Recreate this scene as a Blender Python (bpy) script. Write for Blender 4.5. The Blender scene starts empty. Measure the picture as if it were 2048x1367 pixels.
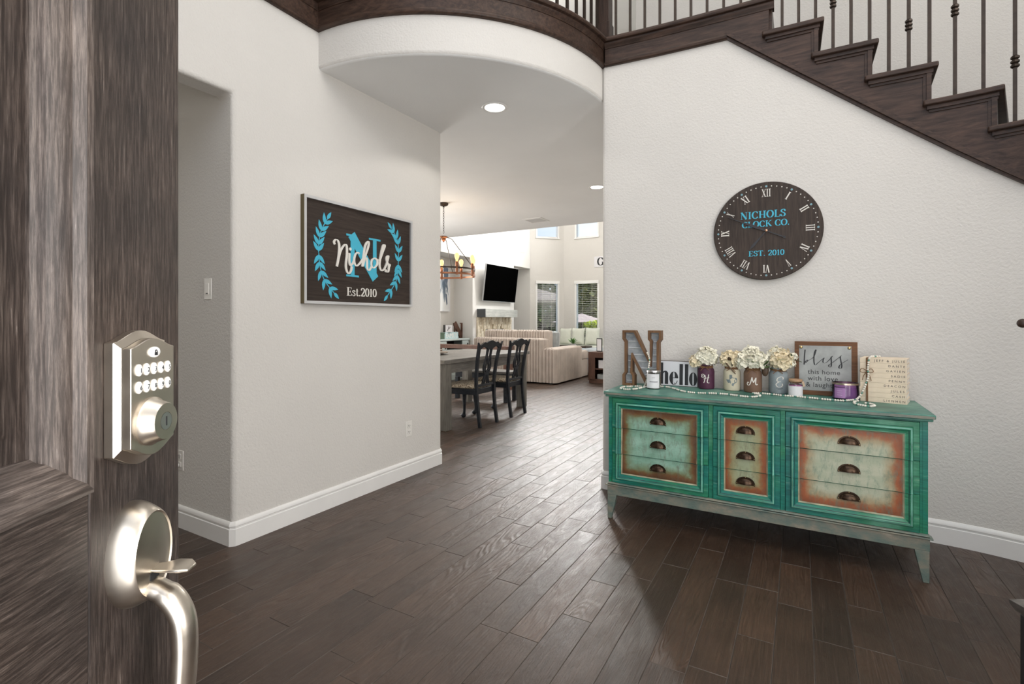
import bpy, bmesh, math, random
from mathutils import Vector, Matrix
PI = math.pi
random.seed(7)
C = bpy.context.scene.collection
SC = bpy.context.scene

# ------------------------------------------------------------------ camera, world, lights, exposure
cam_d = bpy.data.cameras.new('camera')
cam = bpy.data.objects.new('camera', cam_d); C.objects.link(cam)
cam_d.sensor_fit = 'HORIZONTAL'; cam_d.sensor_width = 36.0
cam_d.lens = 36.0 * 1000.0 / 2048.0
cam_d.shift_y = -43.5 / 2048.0
cam_d.clip_start = 0.02; cam_d.clip_end = 200
cam.location = (0, 0, 1.24)
cam.rotation_euler = (PI/2, 0, math.radians(30))
SC.camera = cam

SC.view_settings.view_transform = 'Standard'
SC.view_settings.look = 'None'
SC.view_settings.gamma = 1.0
SC.view_settings.use_curve_mapping = False
SC.view_settings.exposure = 0.0

world = bpy.data.worlds.new('sky'); SC.world = world; world.use_nodes = True
wn = world.node_tree.nodes; wl = world.node_tree.links; wn.clear()
w_out = wn.new('ShaderNodeOutputWorld'); w_bg = wn.new('ShaderNodeBackground')
w_tc = wn.new('ShaderNodeTexCoord'); w_sep = wn.new('ShaderNodeSeparateXYZ'); w_rmp = wn.new('ShaderNodeValToRGB')
w_nz = wn.new('ShaderNodeTexNoise'); w_nz.inputs['Scale'].default_value = 3.0; w_nz.inputs['Detail'].default_value = 5.0
w_cl = wn.new('ShaderNodeValToRGB'); w_mix = wn.new('ShaderNodeMixRGB')
wl.new(w_tc.outputs['Generated'], w_sep.inputs[0]); wl.new(w_sep.outputs['Z'], w_rmp.inputs[0])
w_rmp.color_ramp.elements[0].color = (0.62, 0.78, 1.0, 1); w_rmp.color_ramp.elements[0].position = 0.0
w_rmp.color_ramp.elements[1].color = (0.36, 0.60, 1.0, 1); w_rmp.color_ramp.elements[1].position = 0.7
wl.new(w_tc.outputs['Generated'], w_nz.inputs['Vector']); wl.new(w_nz.outputs['Fac'], w_cl.inputs[0])
w_cl.color_ramp.elements[0].position = 0.5; w_cl.color_ramp.elements[0].color = (0, 0, 0, 1)
w_cl.color_ramp.elements[1].position = 0.75; w_cl.color_ramp.elements[1].color = (0.75, 0.75, 0.75, 1)
wl.new(w_cl.outputs[0], w_mix.inputs[0]); wl.new(w_rmp.outputs[0], w_mix.inputs[1]); w_mix.inputs[2].default_value = (1, 1, 1, 1)
wl.new(w_mix.outputs[0], w_bg.inputs[0]); w_bg.inputs[1].default_value = 1.15
wl.new(w_bg.outputs[0], w_out.inputs[0])

def lamp(name, typ, loc, rot, energy, col=(1, 1, 1), size=None, spread=None, rad=None):
    d = bpy.data.lights.new(name, typ); d.energy = energy; d.color = col
    if typ == 'AREA':
        d.shape = 'RECTANGLE'; d.size, d.size_y = size
        if spread: d.spread = spread
    elif rad: d.shadow_soft_size = rad
    o = bpy.data.objects.new(name, d); C.objects.link(o); o.location = loc; o.rotation_euler = rot
    return o
sun = lamp('sun', 'SUN', (0, 0, 20), (0, math.radians(40), 0), 3.6, (1, 0.95, 0.86)); sun.data.angle = 0.01
# daylight through the open front doorway, plus a fill lamp added high above it
lamp('entry_daylight', 'AREA', (0.37, -0.52, 1.2), (math.radians(102), 0, 0), 25, (1.0, 0.975, 0.945), (0.9, 2.2))
lamp('upper_window_fill', 'AREA', (0.0, -0.46, 4.2), (math.radians(76), 0, 0), 20, (1.0, 0.968, 0.93), (3.2, 2.0))
# added overhead fill, high above the frame; the ceiling has no skylight
lamp('foyer_top_fill', 'AREA', (0.0, 1.3, 5.6), (0, 0, 0), 62, (1.0, 0.968, 0.93), (3.6, 2.6))
lamp('stair_side_fill', 'AREA', (3.1, 1.5, 4.2), (math.radians(74), 0, PI/2), 105, (1.0, 0.965, 0.925), (2.2, 1.8))  # added high fill from the right; no window is built here
lamp('right_side_fill', 'AREA', (2.3, 0.45, 1.5), (PI/2, 0, PI/2+.42), 90, (1.0, 0.985, 0.97), (1.3, 1.6))  # low fill lamp added off frame to brighten the left wall
lamp('upper_hall_fill', 'POINT', (-3.2, 5.6, 5.1), (0, 0, 0), 45, (1.0, 0.96, 0.9), rad=0.2)  # unseen lamp added to brighten the dark upper hall
# added living room fill lamps beyond the frame, then clerestory daylight
lamp('living_room_fill', 'AREA', (-2.0, 11.6, 2.6), (PI/2, 0, PI), 52, (1, 0.975, 0.93), (1.7, 3.6))
lamp('living_side_fill', 'AREA', (0.6, 10.0, 2.4), (PI/2, 0, math.radians(90)), 40, (1, 0.975, 0.93), (2.6, 3.4))
for cx_, cy_, rz_ in ((-5.87, 12.0, -PI*.75), (-4.87, 12.36, PI), (-4.0, 12.36, PI), (-3.21, 12.0, PI*.75)):
    lamp('clerestory_daylight', 'AREA', (cx_, cy_, 4.22), (math.radians(78), 0, rz_), 68, (1, 0.985, 0.96), (0.6, 0.7), math.radians(95))
# added dining room fill, and daylight from the room behind the side opening
lamp('dining_fill', 'AREA', (-6.6, 5.4, 1.6), (PI/2, 0, -PI/2), 105, (1, 0.98, 0.95), (1.8, 1.8))
lamp('side_room_daylight', 'AREA', (-5.8, 0.4, 1.6), (PI/2, 0, -PI/2), 14, (1, 0.94, 0.84), (1.4, 1.6))

# ------------------------------------------------------------------ mesh helper
class MB:
    def __init__(s): s.v = []; s.f = []; s.m = []
    def add(s, vs, fs, m=0, M=None):
        o = len(s.v)
        s.v += [tuple(M @ Vector(p)) if M is not None else tuple(p) for p in vs]
        for f in fs: s.f.append([o + i for i in f]); s.m.append(m)
        return s
    def box(s, x0, x1, y0, y1, z0, z1, m=0, M=None):
        return s.add([(x0,y0,z0),(x1,y0,z0),(x1,y1,z0),(x0,y1,z0),(x0,y0,z1),(x1,y0,z1),(x1,y1,z1),(x0,y1,z1)],
                     [(3,2,1,0),(4,5,6,7),(0,1,5,4),(1,2,6,5),(2,3,7,6),(3,0,4,7)], m, M)
    def prism(s, pts, a0, a1, ax='z', m=0, M=None):
        n = len(pts)
        area = sum(pts[i][0]*pts[(i+1)%n][1]-pts[(i+1)%n][0]*pts[i][1] for i in range(n))
        if area < 0: pts = pts[::-1]
        if ax == 'z': f = lambda p, a: (p[0], p[1], a)
        elif ax == 'y': f = lambda p, a: (p[0], a, p[1])
        else: f = lambda p, a: (a, p[0], p[1])
        vs = [f(p, a0) for p in pts] + [f(p, a1) for p in pts]
        fs = [list(range(n))[::-1], list(range(n, 2*n))] + [(i, (i+1)%n, n+(i+1)%n, n+i) for i in range(n)]
        if ax == 'y': fs = [list(q)[::-1] for q in fs]
        return s.add(vs, fs, m, M)
    def lathe(s, prof, seg=24, M=None, m=0, sx=1, sy=1, caps=True):
        vs = []; fs = []; n = len(prof)
        for r, z in prof:
            for k in range(seg):
                a = 2*PI*k/seg; vs.append((r*math.cos(a)*sx, r*math.sin(a)*sy, z))
        for i in range(n-1):
            for k in range(seg):
                k2 = (k+1) % seg; fs.append((i*seg+k, i*seg+k2, (i+1)*seg+k2, (i+1)*seg+k))
        if caps:
            if prof[0][0] > 1e-6: fs.append(list(range(seg))[::-1])
            if prof[-1][0] > 1e-6: fs.append(list(range((n-1)*seg, n*seg)))
        return s.add(vs, fs, m, M)
    def ball(s, c, r, seg=10, rings=6, sc=(1,1,1), m=0, M=None):
        T = Matrix.Translation(c) @ Matrix.Diagonal((sc[0], sc[1], sc[2], 1))
        if M is not None: T = M @ T
        prof = [(max(r*math.sin(PI*i/rings), 1e-5), -r*math.cos(PI*i/rings)) for i in range(rings+1)]
        return s.lathe(prof, seg, T, m)
    def tube(s, path, r, seg=8, m=0, M=None, closed=False, flat=1.0, up=None):
        P = [Vector(p) for p in path]; n = len(P); vs = []; fs = []
        R = r if isinstance(r, (list, tuple)) else [r]*n
        t0 = (P[1]-P[0]).normalized(); u = Vector(up) if up else (Vector((0,0,1)) if abs(t0.z) < .9 else Vector((1,0,0)))
        for i in range(n):
            if closed: t = (P[(i+1)%n]-P[i-1]).normalized()
            else: t = (P[min(i+1,n-1)]-P[max(i-1,0)]).normalized()
            a = t.cross(u)
            if a.length < 1e-4: a = t.cross(Vector((0,1,0)))
            a.normalize(); b = a.cross(t).normalized()
            if not up: u = b
            for k in range(seg):
                q = 2*PI*(k+.5)/seg
                vs.append(P[i] + a*math.cos(q)*R[i] + b*math.sin(q)*R[i]*flat)
        for i in range(n if closed else n-1):
            j = (i+1) % n
            for k in range(seg):
                k2 = (k+1) % seg; fs.append((i*seg+k, j*seg+k, j*seg+k2, i*seg+k2))
        if not closed: fs.append(list(range(seg))); fs.append(list(range((n-1)*seg, n*seg))[::-1])
        return s.add(vs, fs, m, M)
    def sweep(s, prof, path, m=0, closed_prof=True, capends=True, closed=False):
        # prof [(offset to the right of travel, z)], path [(x,y)] with mitres
        n = len(path); k = len(prof); vs = []; fs = []
        for i in range(n):
            p = Vector(path[i])
            a = (p-Vector(path[i-1])) if (i > 0 or closed) else None
            b = (Vector(path[(i+1) % n])-p) if (i < n-1 or closed) else None
            if a is None: a = b
            if b is None: b = a
            a = a.normalized(); b = b.normalized()
            na = Vector((a.y, -a.x)); nb = Vector((b.y, -b.x)); nn = na+nb
            if nn.length < 1e-5: nn = na
            nn.normalize(); sc = 1/max(nn.dot(na), .35)
            for o, z in prof: q = p+nn*o*sc; vs.append((q.x, q.y, z))
        for i in range(n if closed else n-1):
            j0 = ((i+1) % n)*k
            for j in range(k if closed_prof else k-1):
                j2 = (j+1) % k; fs.append((i*k+j, j0+j, j0+j2, i*k+j2))
        if capends and closed_prof and not closed: fs.append(list(range(k))); fs.append(list(range((n-1)*k, n*k))[::-1])
        return s.add(vs, fs, m)
    def ribbon(s, pts, w, d0, d1, fn, m=0):
        # flat stroke with thickness; fn(x, y, depth) -> point
        if len(pts) == 2: pts = [tuple(Vector(pts[0]).lerp(Vector(pts[1]), q/5)) for q in range(6)]
        n = len(pts); W = w if isinstance(w, (list, tuple)) else [w]*n; vs = []; fs = []
        P = [Vector(p) for p in pts]
        for i in range(n):
            t = P[min(i+1,n-1)]-P[max(i-1,0)]
            t = t.normalized() if t.length > 1e-9 else Vector((1,0))
            nn = Vector((-t.y, t.x))*W[i]/2
            dt = d1+i*1.2e-5
            for q, d in ((P[i]+nn, dt), (P[i]-nn, dt), (P[i]-nn, d0), (P[i]+nn, d0)): vs.append(fn(q.x, q.y, d))
        for i in range(n-1):
            for j in range(4): fs.append((i*4+j, i*4+(j+1)%4, i*4+4+(j+1)%4, i*4+4+j))
        fs.append((3,2,1,0)); e = (n-1)*4; fs.append((e,e+1,e+2,e+3))
        return s.add(vs, fs, m)
    def flat(s, pts, d0, d1, fn, m=0):
        n = len(pts); area = sum(pts[i][0]*pts[(i+1)%n][1]-pts[(i+1)%n][0]*pts[i][1] for i in range(n))
        if area < 0: pts = pts[::-1]
        vs = [fn(x, y, d0) for x, y in pts]+[fn(x, y, d1) for x, y in pts]
        return s.add(vs, [list(range(n))[::-1], list(range(n, 2*n))]+[(i, (i+1)%n, n+(i+1)%n, n+i) for i in range(n)], m)
    def build(s, name, mats, parent=None, loc=None, rot=None, bevel=0, bseg=2, smooth=38, fix=True):
        me = bpy.data.meshes.new(name); me.from_pydata(s.v, [], s.f)
        if not isinstance(mats, (list, tuple)): mats = [mats]
        for q in mats: me.materials.append(q)
        me.polygons.foreach_set('material_index', s.m)
        if fix:
            bm = bmesh.new(); bm.from_mesh(me); bmesh.ops.recalc_face_normals(bm, faces=bm.faces); bm.to_mesh(me); bm.free()
        if smooth:
            me.polygons.foreach_set('use_smooth', [True]*len(me.polygons)); me.set_sharp_from_angle(angle=math.radians(smooth))
        me.update()
        o = bpy.data.objects.new(name, me); C.objects.link(o)
        if parent: o.parent = parent
        if loc: o.location = loc
        if rot: o.rotation_euler = rot
        if bevel:
            b = o.modifiers.new('bevel', 'BEVEL'); b.width = bevel; b.segments = bseg; b.limit_method = 'ANGLE'; b.angle_limit = math.radians(50)
        return o

def tag(o, label=None, cat=None, group=None, kind=None):
    if label: o['label'] = label
    if cat: o['category'] = cat
    if group: o['group'] = group
    if kind: o['kind'] = kind
    return o
def thing(name, label, cat, loc=(0,0,0), rz=0, group=None):
    o = bpy.data.objects.new(name, None); C.objects.link(o); o.location = loc; o.rotation_euler = (0,0,rz); o.empty_display_size = .05
    return tag(o, label, cat, group)
def struct_root(name, label=None):
    o = bpy.data.objects.new(name, None); C.objects.link(o); o.empty_display_size = .05
    return tag(o, label, None, None, 'structure')
def copy_tree(o, parent=None):
    c = o.copy(); C.objects.link(c)
    if parent: c.parent = parent
    for ch in list(o.children): copy_tree(ch, c)
    return c
def smooth_pts(pts, n=6, closed=False):
    P = [Vector(p) for p in pts]; out = []; N = len(P)
    for i in range(N if closed else N-1):
        if closed: p0, p1, p2, p3 = P[i-1], P[i], P[(i+1)%N], P[(i+2)%N]
        else: p0, p1, p2, p3 = P[max(i-1,0)], P[i], P[i+1], P[min(i+2,N-1)]
        for k in range(n):
            t = k/n
            out.append(.5*((2*p1)+(p2-p0)*t+(2*p0-5*p1+4*p2-p3)*t*t+(3*p1-p0-3*p2+p3)*t**3))
    if not closed: out.append(P[-1])
    return out
def frame_profile(x0, x1, z0, z1, prof, fn, mb, m=0):
    # mitred picture-frame: prof [(inset, depth)]
    k = len(prof); vs = []
    for cx, cz, sx, sz in ((x0,z0,1,1),(x1,z0,-1,1),(x1,z1,-1,-1),(x0,z1,1,-1)):
        for a, d in prof: vs.append(fn(cx+sx*a, cz+sz*a, d))
    fs = []
    for i in range(4):
        j = (i+1) % 4
        for q in range(k): q2 = (q+1) % k; fs.append((i*k+q, j*k+q, j*k+q2, i*k+q2))
    mb.add(vs, fs, m)

# ------------------------------------------------------------------ materials
def new_mat(name):
    m = bpy.data.materials.new(name); m.use_nodes = True
    n = m.node_tree.nodes; b = n['Principled BSDF']
    return m, n, m.node_tree.links, b
def setp(b, **k):
    for a, v in k.items():
        a = {'rough':'Roughness','metal':'Metallic','spec':'Specular IOR Level','coat':'Coat Weight','coatr':'Coat Roughness','trans':'Transmission Weight','ior':'IOR','alpha':'Alpha','emit':'Emission Strength','sss':'Subsurface Weight'}[a]
        b.inputs[a].default_value = v
def coords(n, l, kind='Object', scale=(1,1,1), rot=(0,0,0)):
    mp = n.new('ShaderNodeMapping'); mp.inputs['Scale'].default_value = scale; mp.inputs['Rotation'].default_value = rot
    if kind == 'World': g = n.new('ShaderNodeNewGeometry'); l.new(g.outputs['Position'], mp.inputs[0])
    else: g = n.new('ShaderNodeTexCoord'); l.new(g.outputs[kind], mp.inputs[0])
    return mp
def noise(n, l, mp, scale, detail=4, rough=.55, dist=0):
    t = n.new('ShaderNodeTexNoise'); t.inputs['Scale'].default_value = scale; t.inputs['Detail'].default_value = detail
    t.inputs['Roughness'].default_value = rough; t.inputs['Distortion'].default_value = dist
    if mp is not None: l.new(mp.outputs[0], t.inputs['Vector'])
    return t
def ramp(n, l, src, stops):
    r = n.new('ShaderNodeValToRGB'); e = r.color_ramp.elements
    while len(e) < len(stops): e.new(.5)
    for q, (p, c) in zip(e, stops): q.position = p; q.color = (c[0], c[1], c[2], 1)
    l.new(src, r.inputs[0]); return r
def bump(n, l, b, src, strength=.2, dist=.01):
    q = n.new('ShaderNodeBump'); q.inputs['Strength'].default_value = strength; q.inputs['Distance'].default_value = dist
    l.new(src, q.inputs['Height']); l.new(q.outputs[0], b.inputs['Normal']); return q
def plain(name, col, rough=.5, metal=0, var=.0, vscale=8, bs=0, bscale=60, **k):
    m, n, l, b = new_mat(name); setp(b, rough=rough, metal=metal, **k)
    mp = coords(n, l, 'Object')
    t = noise(n, l, mp, vscale, 5)
    v = max(var, .04)
    r = ramp(n, l, t.outputs['Fac'], [(.3, [c*(1-v) for c in col]), (.7, [min(c*(1+v), 1) for c in col])]); l.new(r.outputs[0], b.inputs['Base Color'])
    if bs:
        t2 = noise(n, l, mp, bscale, 3); bump(n, l, b, t2.outputs['Fac'], bs, .004)
    return m
def wood(name, c1, c2, axis=0, scale=6, rough=.5, bs=.25, kind='Object', stretch=14, spec=.28, c3=None):
    m, n, l, b = new_mat(name); setp(b, rough=rough, spec=spec)
    sc = [stretch]*3; sc[axis] = 1.0
    mp = coords(n, l, kind, sc)
    t = noise(n, l, mp, scale, 8, .65, .6); mp2 = coords(n, l, kind); t2 = noise(n, l, mp2, scale*.7, 3)
    st = [(.28, c1), (.72, c2)]
    if c3: st = [(.28, c1), (.6, c2), (.8, c3)]
    r = ramp(n, l, t.outputs['Fac'], st)
    mx = n.new('ShaderNodeMixRGB'); mx.blend_type = 'MULTIPLY'; mx.inputs[0].default_value = .5
    r2 = ramp(n, l, t2.outputs['Fac'], [(.3, (.65,.65,.65)), (.7, (1.15,1.1,1.08))])
    l.new(r.outputs[0], mx.inputs[1]); l.new(r2.outputs[0], mx.inputs[2]); l.new(mx.outputs[0], b.inputs['Base Color'])
    bump(n, l, b, t.outputs['Fac'], bs, .003)
    return m
def glow(name, col, strength):
    m, n, l, b = new_mat(name); b.inputs['Base Color'].default_value = (*col, 1); b.inputs['Emission Color'].default_value = (*col, 1); setp(b, emit=strength); return m
def glassy(name, col=(1,1,1), rough=.02, ior=1.45, alpha=None):
    m, n, l, b = new_mat(name); b.inputs['Base Color'].default_value = (*col, 1); setp(b, rough=rough, trans=1.0, ior=ior); return m

def wall_mat(name, col, scale=95, strength=.32):
    m, n, l, b = new_mat(name); setp(b, rough=.75, spec=.25)
    mp = coords(n, l, 'World'); t = noise(n, l, mp, scale, 4, .55, .4); t2 = noise(n, l, mp, 1.3, 3)
    r = ramp(n, l, t2.outputs['Fac'], [(.3, [c*.97 for c in col]), (.7, [c*1.02 for c in col])]); l.new(r.outputs[0], b.inputs['Base Color'])
    bump(n, l, b, t.outputs['Fac'], strength, .006); return m
M_WALL = wall_mat('wall_paint', (.66, .637, .602), 72, .6)
M_CEIL = wall_mat('ceiling_paint', (.84, .84, .83), 110, .22)
M_TRIM = plain('white_trim_paint', (.80, .79, .77), .35, vscale=3)
M_DARK = wood('dark_stained_wood', (.016, .0095, .0068), (.085, .050, .036), 0, 5, .4, .2, 'World', 9)
M_DARKV = wood('dark_stained_wood_upright', (.016, .0095, .0068), (.065, .038, .028), 2, 5, .4, .2, 'World', 9)
M_IRON = plain('bronze_iron', (.045, .032, .024), .42, .6, .25, 30)
M_NICKEL = None

def nickel():
    m, n, l, b = new_mat('satin_nickel'); setp(b, metal=1.0, rough=.24)
    mp = coords(n, l, 'Object', (1,1,1)); t = noise(n, l, mp, 45, 5)
    r = ramp(n, l, t.outputs['Fac'], [(.3, (.64,.58,.50)), (.7, (.68,.62,.535))]); l.new(r.outputs[0], b.inputs['Base Color'])
    r2 = ramp(n, l, t.outputs['Fac'], [(.3, (.28,.28,.28)), (.7, (.35,.35,.35))]); l.new(r2.outputs[0], b.inputs['Roughness'])
    return m
M_NICKEL = nickel()

def floor_mat():
    m, n, l, b = new_mat('hand_scraped_dark_floor'); setp(b, spec=.38, coat=.3, coatr=.38)
    at = n.new('ShaderNodeAttribute'); at.attribute_name = 'rnd'
    g = n.new('ShaderNodeNewGeometry'); off = n.new('ShaderNodeVectorMath'); off.operation = 'MULTIPLY_ADD'
    off.inputs[1].default_value = (37.0, 53.0, 11.0); l.new(at.outputs['Fac'], off.inputs[0]); l.new(g.outputs['Position'], off.inputs[2])
    def mp(sc):
        q = n.new('ShaderNodeMapping'); q.inputs['Scale'].default_value = sc; l.new(off.outputs[0], q.inputs[0]); return q
    ring = noise(n, l, mp((7, 1.1, 1)), 1.25, 2, .5, .5)
    mul = n.new('ShaderNodeMath'); mul.operation = 'MULTIPLY'; mul.inputs[1].default_value = 85; l.new(ring.outputs['Fac'], mul.inputs[0])
    sn = n.new('ShaderNodeMath'); sn.operation = 'SINE'; l.new(mul.outputs[0], sn.inputs[0])
    grain = noise(n, l, mp((60, 2.5, 1)), 2.2, 6, .7, .2)
    scr = noise(n, l, mp((14, 5, 1)), 1.3, 3, .5, .8)
    big = noise(n, l, mp((1, 1, 1)), 2.2, 4)
    cr = ramp(n, l, at.outputs['Fac'], [(0.0, (.040,.0235,.0150)), (.5, (.053,.031,.0195)), (1.0, (.068,.040,.0255))])
    mx = n.new('ShaderNodeMixRGB'); mx.blend_type = 'MULTIPLY'; mx.inputs[0].default_value = .8
    gr = ramp(n, l, grain.outputs['Fac'], [(.3, (.55,.52,.5)), (.7, (1.35,1.3,1.28))]); l.new(cr.outputs[0], mx.inputs[1]); l.new(gr.outputs[0], mx.inputs[2])
    mx2 = n.new('ShaderNodeMixRGB'); mx2.blend_type = 'MULTIPLY'; mx2.inputs[0].default_value = .6
    br = ramp(n, l, big.outputs['Fac'], [(.3, (.5,.47,.45)), (.75, (1.5,1.45,1.4))]); l.new(mx.outputs[0], mx2.inputs[1]); l.new(br.outputs[0], mx2.inputs[2])
    # light dusty wear on open grain
    wr = ramp(n, l, grain.outputs['Fac'], [(.60, (0,0,0)), (.78, (.5,.5,.5))])
    mx3 = n.new('ShaderNodeMixRGB'); l.new(wr.outputs[0], mx3.inputs[0]); l.new(mx2.outputs[0], mx3.inputs[1]); mx3.inputs[2].default_value = (.15,.12,.10,1)
    l.new(mx3.outputs[0], b.inputs['Base Color'])
    rr = ramp(n, l, scr.outputs['Fac'], [(.3, (.32,.32,.32)), (.75, (.54,.54,.54))]); l.new(rr.outputs[0], b.inputs['Roughness'])
    # relief: some planks carry strong cathedral grain
    sel = ramp(n, l, at.outputs['Fac'], [(.5, (.1,.1,.1)), (.9, (1,1,1))])
    a1 = n.new('ShaderNodeMath'); a1.operation = 'MULTIPLY'; l.new(sn.outputs[0], a1.inputs[0]); l.new(sel.outputs[0], a1.inputs[1])
    a2 = n.new('ShaderNodeMath'); a2.operation = 'MULTIPLY'; a2.inputs[1].default_value = .13; l.new(a1.outputs[0], a2.inputs[0])
    a3 = n.new('ShaderNodeMath'); a3.operation = 'MULTIPLY_ADD'; a3.inputs[1].default_value = .45; l.new(scr.outputs['Fac'], a3.inputs[0]); l.new(a2.outputs[0], a3.inputs[2])
    a4 = n.new('ShaderNodeMath'); a4.operation = 'MULTIPLY_ADD'; a4.inputs[1].default_value = .5; l.new(grain.outputs['Fac'], a4.inputs[0]); l.new(a3.outputs[0], a4.inputs[2])
    bq = bump(n, l, b, a4.outputs[0], 1.0, .006); l.new(bq.outputs[0], b.inputs['Coat Normal'])
    return m
M_FLOOR = floor_mat()
# ------------------------------------------------------------------ the setting
def pane_mat():
    m, n, l, b = new_mat('window_glass'); o = n['Material Output']; n.remove(b)
    t = n.new('ShaderNodeBsdfTransparent'); g = n.new('ShaderNodeBsdfGlossy'); g.inputs['Roughness'].default_value = .02
    t.inputs[0].default_value = (.97,.985,.98,1)
    mx = n.new('ShaderNodeMixShader'); mx.inputs[0].default_value = .05
    l.new(t.outputs[0], mx.inputs[1]); l.new(g.outputs[0], mx.inputs[2]); l.new(mx.outputs[0], o.inputs[0]); return m
M_PANE = pane_mat()
ZC = 2.86          # lower ceiling
ZF = 3.285         # upper floor
ZT = 5.7           # upper ceiling
ZG = 4.9

# ---- floor with individual planks
M_SUB = plain('dark_subfloor', (.012,.008,.006), .6)
fl = MB().box(-7.0, 3.3, -.75, 12.6, -.08, -.012).build('floor', M_SUB, smooth=0)
tag(fl, 'dark hand scraped wood plank floor', None, None, 'structure')
M_SEAM = plain('dusty_seam', (.085,.068,.056), .75, var=.5, vscale=6)
planks = []
W = .131
rr = random.Random(11)
x = -6.9
def cam_proj(X, Y):
    D = -.5*X+.866*Y; R = .866*X+.5*Y
    return D, R
while x < 3.2:
    y = -.7 - rr.random()*.9
    while y < 12.5:
        L = rr.choice((.32,.42,.55,.7,.85,1.05,1.2))
        y1 = min(y+L, 12.55)
        if y1 > -.6: planks.append((x, max(y,-.7), y1))
        y += L
    x += W
def in_view(p):
    X = p[0]+W/2
    best = 0
    for t in (0,.25,.5,.75,1):
        Y = p[1]+(p[2]-p[1])*t; D, R = cam_proj(X, Y)
        if D < .5: continue
        u = R/D; v = 1.24/D
        if abs(u) > 1.06 or v > .78: continue
        # hidden behind the sign wall, the clock wall or the side alcove
        k = None
        if X < -2.7 and Y < 1.61 and Y > -9:
            if u > -.55: continue
        elif X < -2.7:
            yy = Y*(-2.7/X)
            if yy < 3.45: continue
        if Y > 3.56 and X > -1.3: continue
        if Y > 3.56 and X*(3.56/Y) > -1.3: continue
        best = max(best, 1/D**3)
    return best
vis = sorted([p for p in planks if in_view(p) > 0], key=lambda p: -in_view(p)*(p[2]-p[1]))
chosen = set(vis[:292])
def plank_mb(p, mb, dx=0, dy=0):
    x0, x1, y0, y1 = p[0]+.0004-dx, p[0]+W-.0004-dx, p[1]+.0004-dy, p[2]-.0004-dy
    z = rr.uniform(-.0006, .0004); b = .0018
    vs = [(x0,y0,-.012),(x1,y0,-.012),(x1,y1,-.012),(x0,y1,-.012),(x0,y0,z-b),(x1,y0,z-b),(x1,y1,z-b),(x0,y1,z-b),
          (x0+b,y0+b,z),(x1-b,y0+b,z),(x1-b,y1-b,z),(x0+b,y1-b,z)]
    mb.add(vs, [(0,1,5,4),(1,2,6,5),(2,3,7,6),(3,0,4,7),(8,9,10,11)])
    mb.add(vs[4:], [(0,1,5,4),(1,2,6,5),(2,3,7,6),(3,0,4,7)], 1)
def add_rnd(me, vals):
    a = me.attributes.new('rnd', 'FLOAT', 'POINT'); a.data.foreach_set('value', vals)
rest = MB(); rvals = []
for p in planks:
    r_ = rr.random()
    if p in chosen:
        mb = MB(); cx, cy = p[0]+W/2, (p[1]+p[2])/2; plank_mb(p, mb, cx, cy)
        o = mb.build('plank', [M_FLOOR, M_SEAM], fl, (cx, cy, 0), smooth=0, fix=False); add_rnd(o.data, [r_]*len(o.data.vertices))
    else:
        plank_mb(p, rest); rvals += [r_]*20
o = rest.build('plank', [M_FLOOR, M_SEAM], fl, smooth=0, fix=False); add_rnd(o.data, rvals); o['kind'] = 'stuff'

# ---- wall path of the clock wall (rounded corner, hall side, then the curved foyer wall)
corner = [(-1.27, 7.9), (-1.27, 3.565)] + [(-1.245-.025*math.cos(a), 3.557-.025*math.sin(a)) for a in (math.radians(15*k) for k in range(1,6))]
curve = [(-1.245,3.532),(-.8,3.572),(-.2,3.60),(.35,3.612),(.62,3.606),(.8,3.588),(.95,3.553),(1.1,3.497),(1.3,3.39),(1.6,3.15),(1.85,2.83),(2.0,2.45),(2.05,2.0),(2.05,1.2)]
cv = [tuple(p) for p in smooth_pts(curve, 8)]
PATH = [Vector(p) for p in cv]
SL = [0.0]
for i in range(1, len(PATH)): SL.append(SL[-1]+(PATH[i]-PATH[i-1]).length)
S0 = .025
def at(s, off=0.0):
    # point on the foyer wall face at arc length s, off = distance towards the foyer
    s = min(max(s, 0), SL[-1]-1e-4)
    i = max(k for k in range(len(SL)) if SL[k] <= s); i = min(i, len(SL)-2)
    t = (PATH[i+1]-PATH[i]); L = t.length; t = t/L
    def tan(k):
        a = PATH[min(k+1, len(PATH)-1)]-PATH[max(k-1,0)]; return a.normalized()
    f = (s-SL[i])/L; tt = (tan(i)*(1-f)+tan(i+1)*f).normalized()
    p = PATH[i]+t*(s-SL[i]); nrm = Vector((tt.y, -tt.x))
    return p+nrm*off, tt, nrm
def sX(X):
    # arc length for a given X on the straight-ish part
    for i in range(len(PATH)-1):
        if PATH[i].x <= X <= PATH[i+1].x: return SL[i]+(X-PATH[i].x)/(PATH[i+1].x-PATH[i].x)*(SL[i+1]-SL[i])
    return 0
SC0 = sX(-.423); SLOPE = .815; ZL0 = 3.105
def z_low(s): return ZL0 if s < SC0 else ZL0-SLOPE*(s-SC0)

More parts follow.
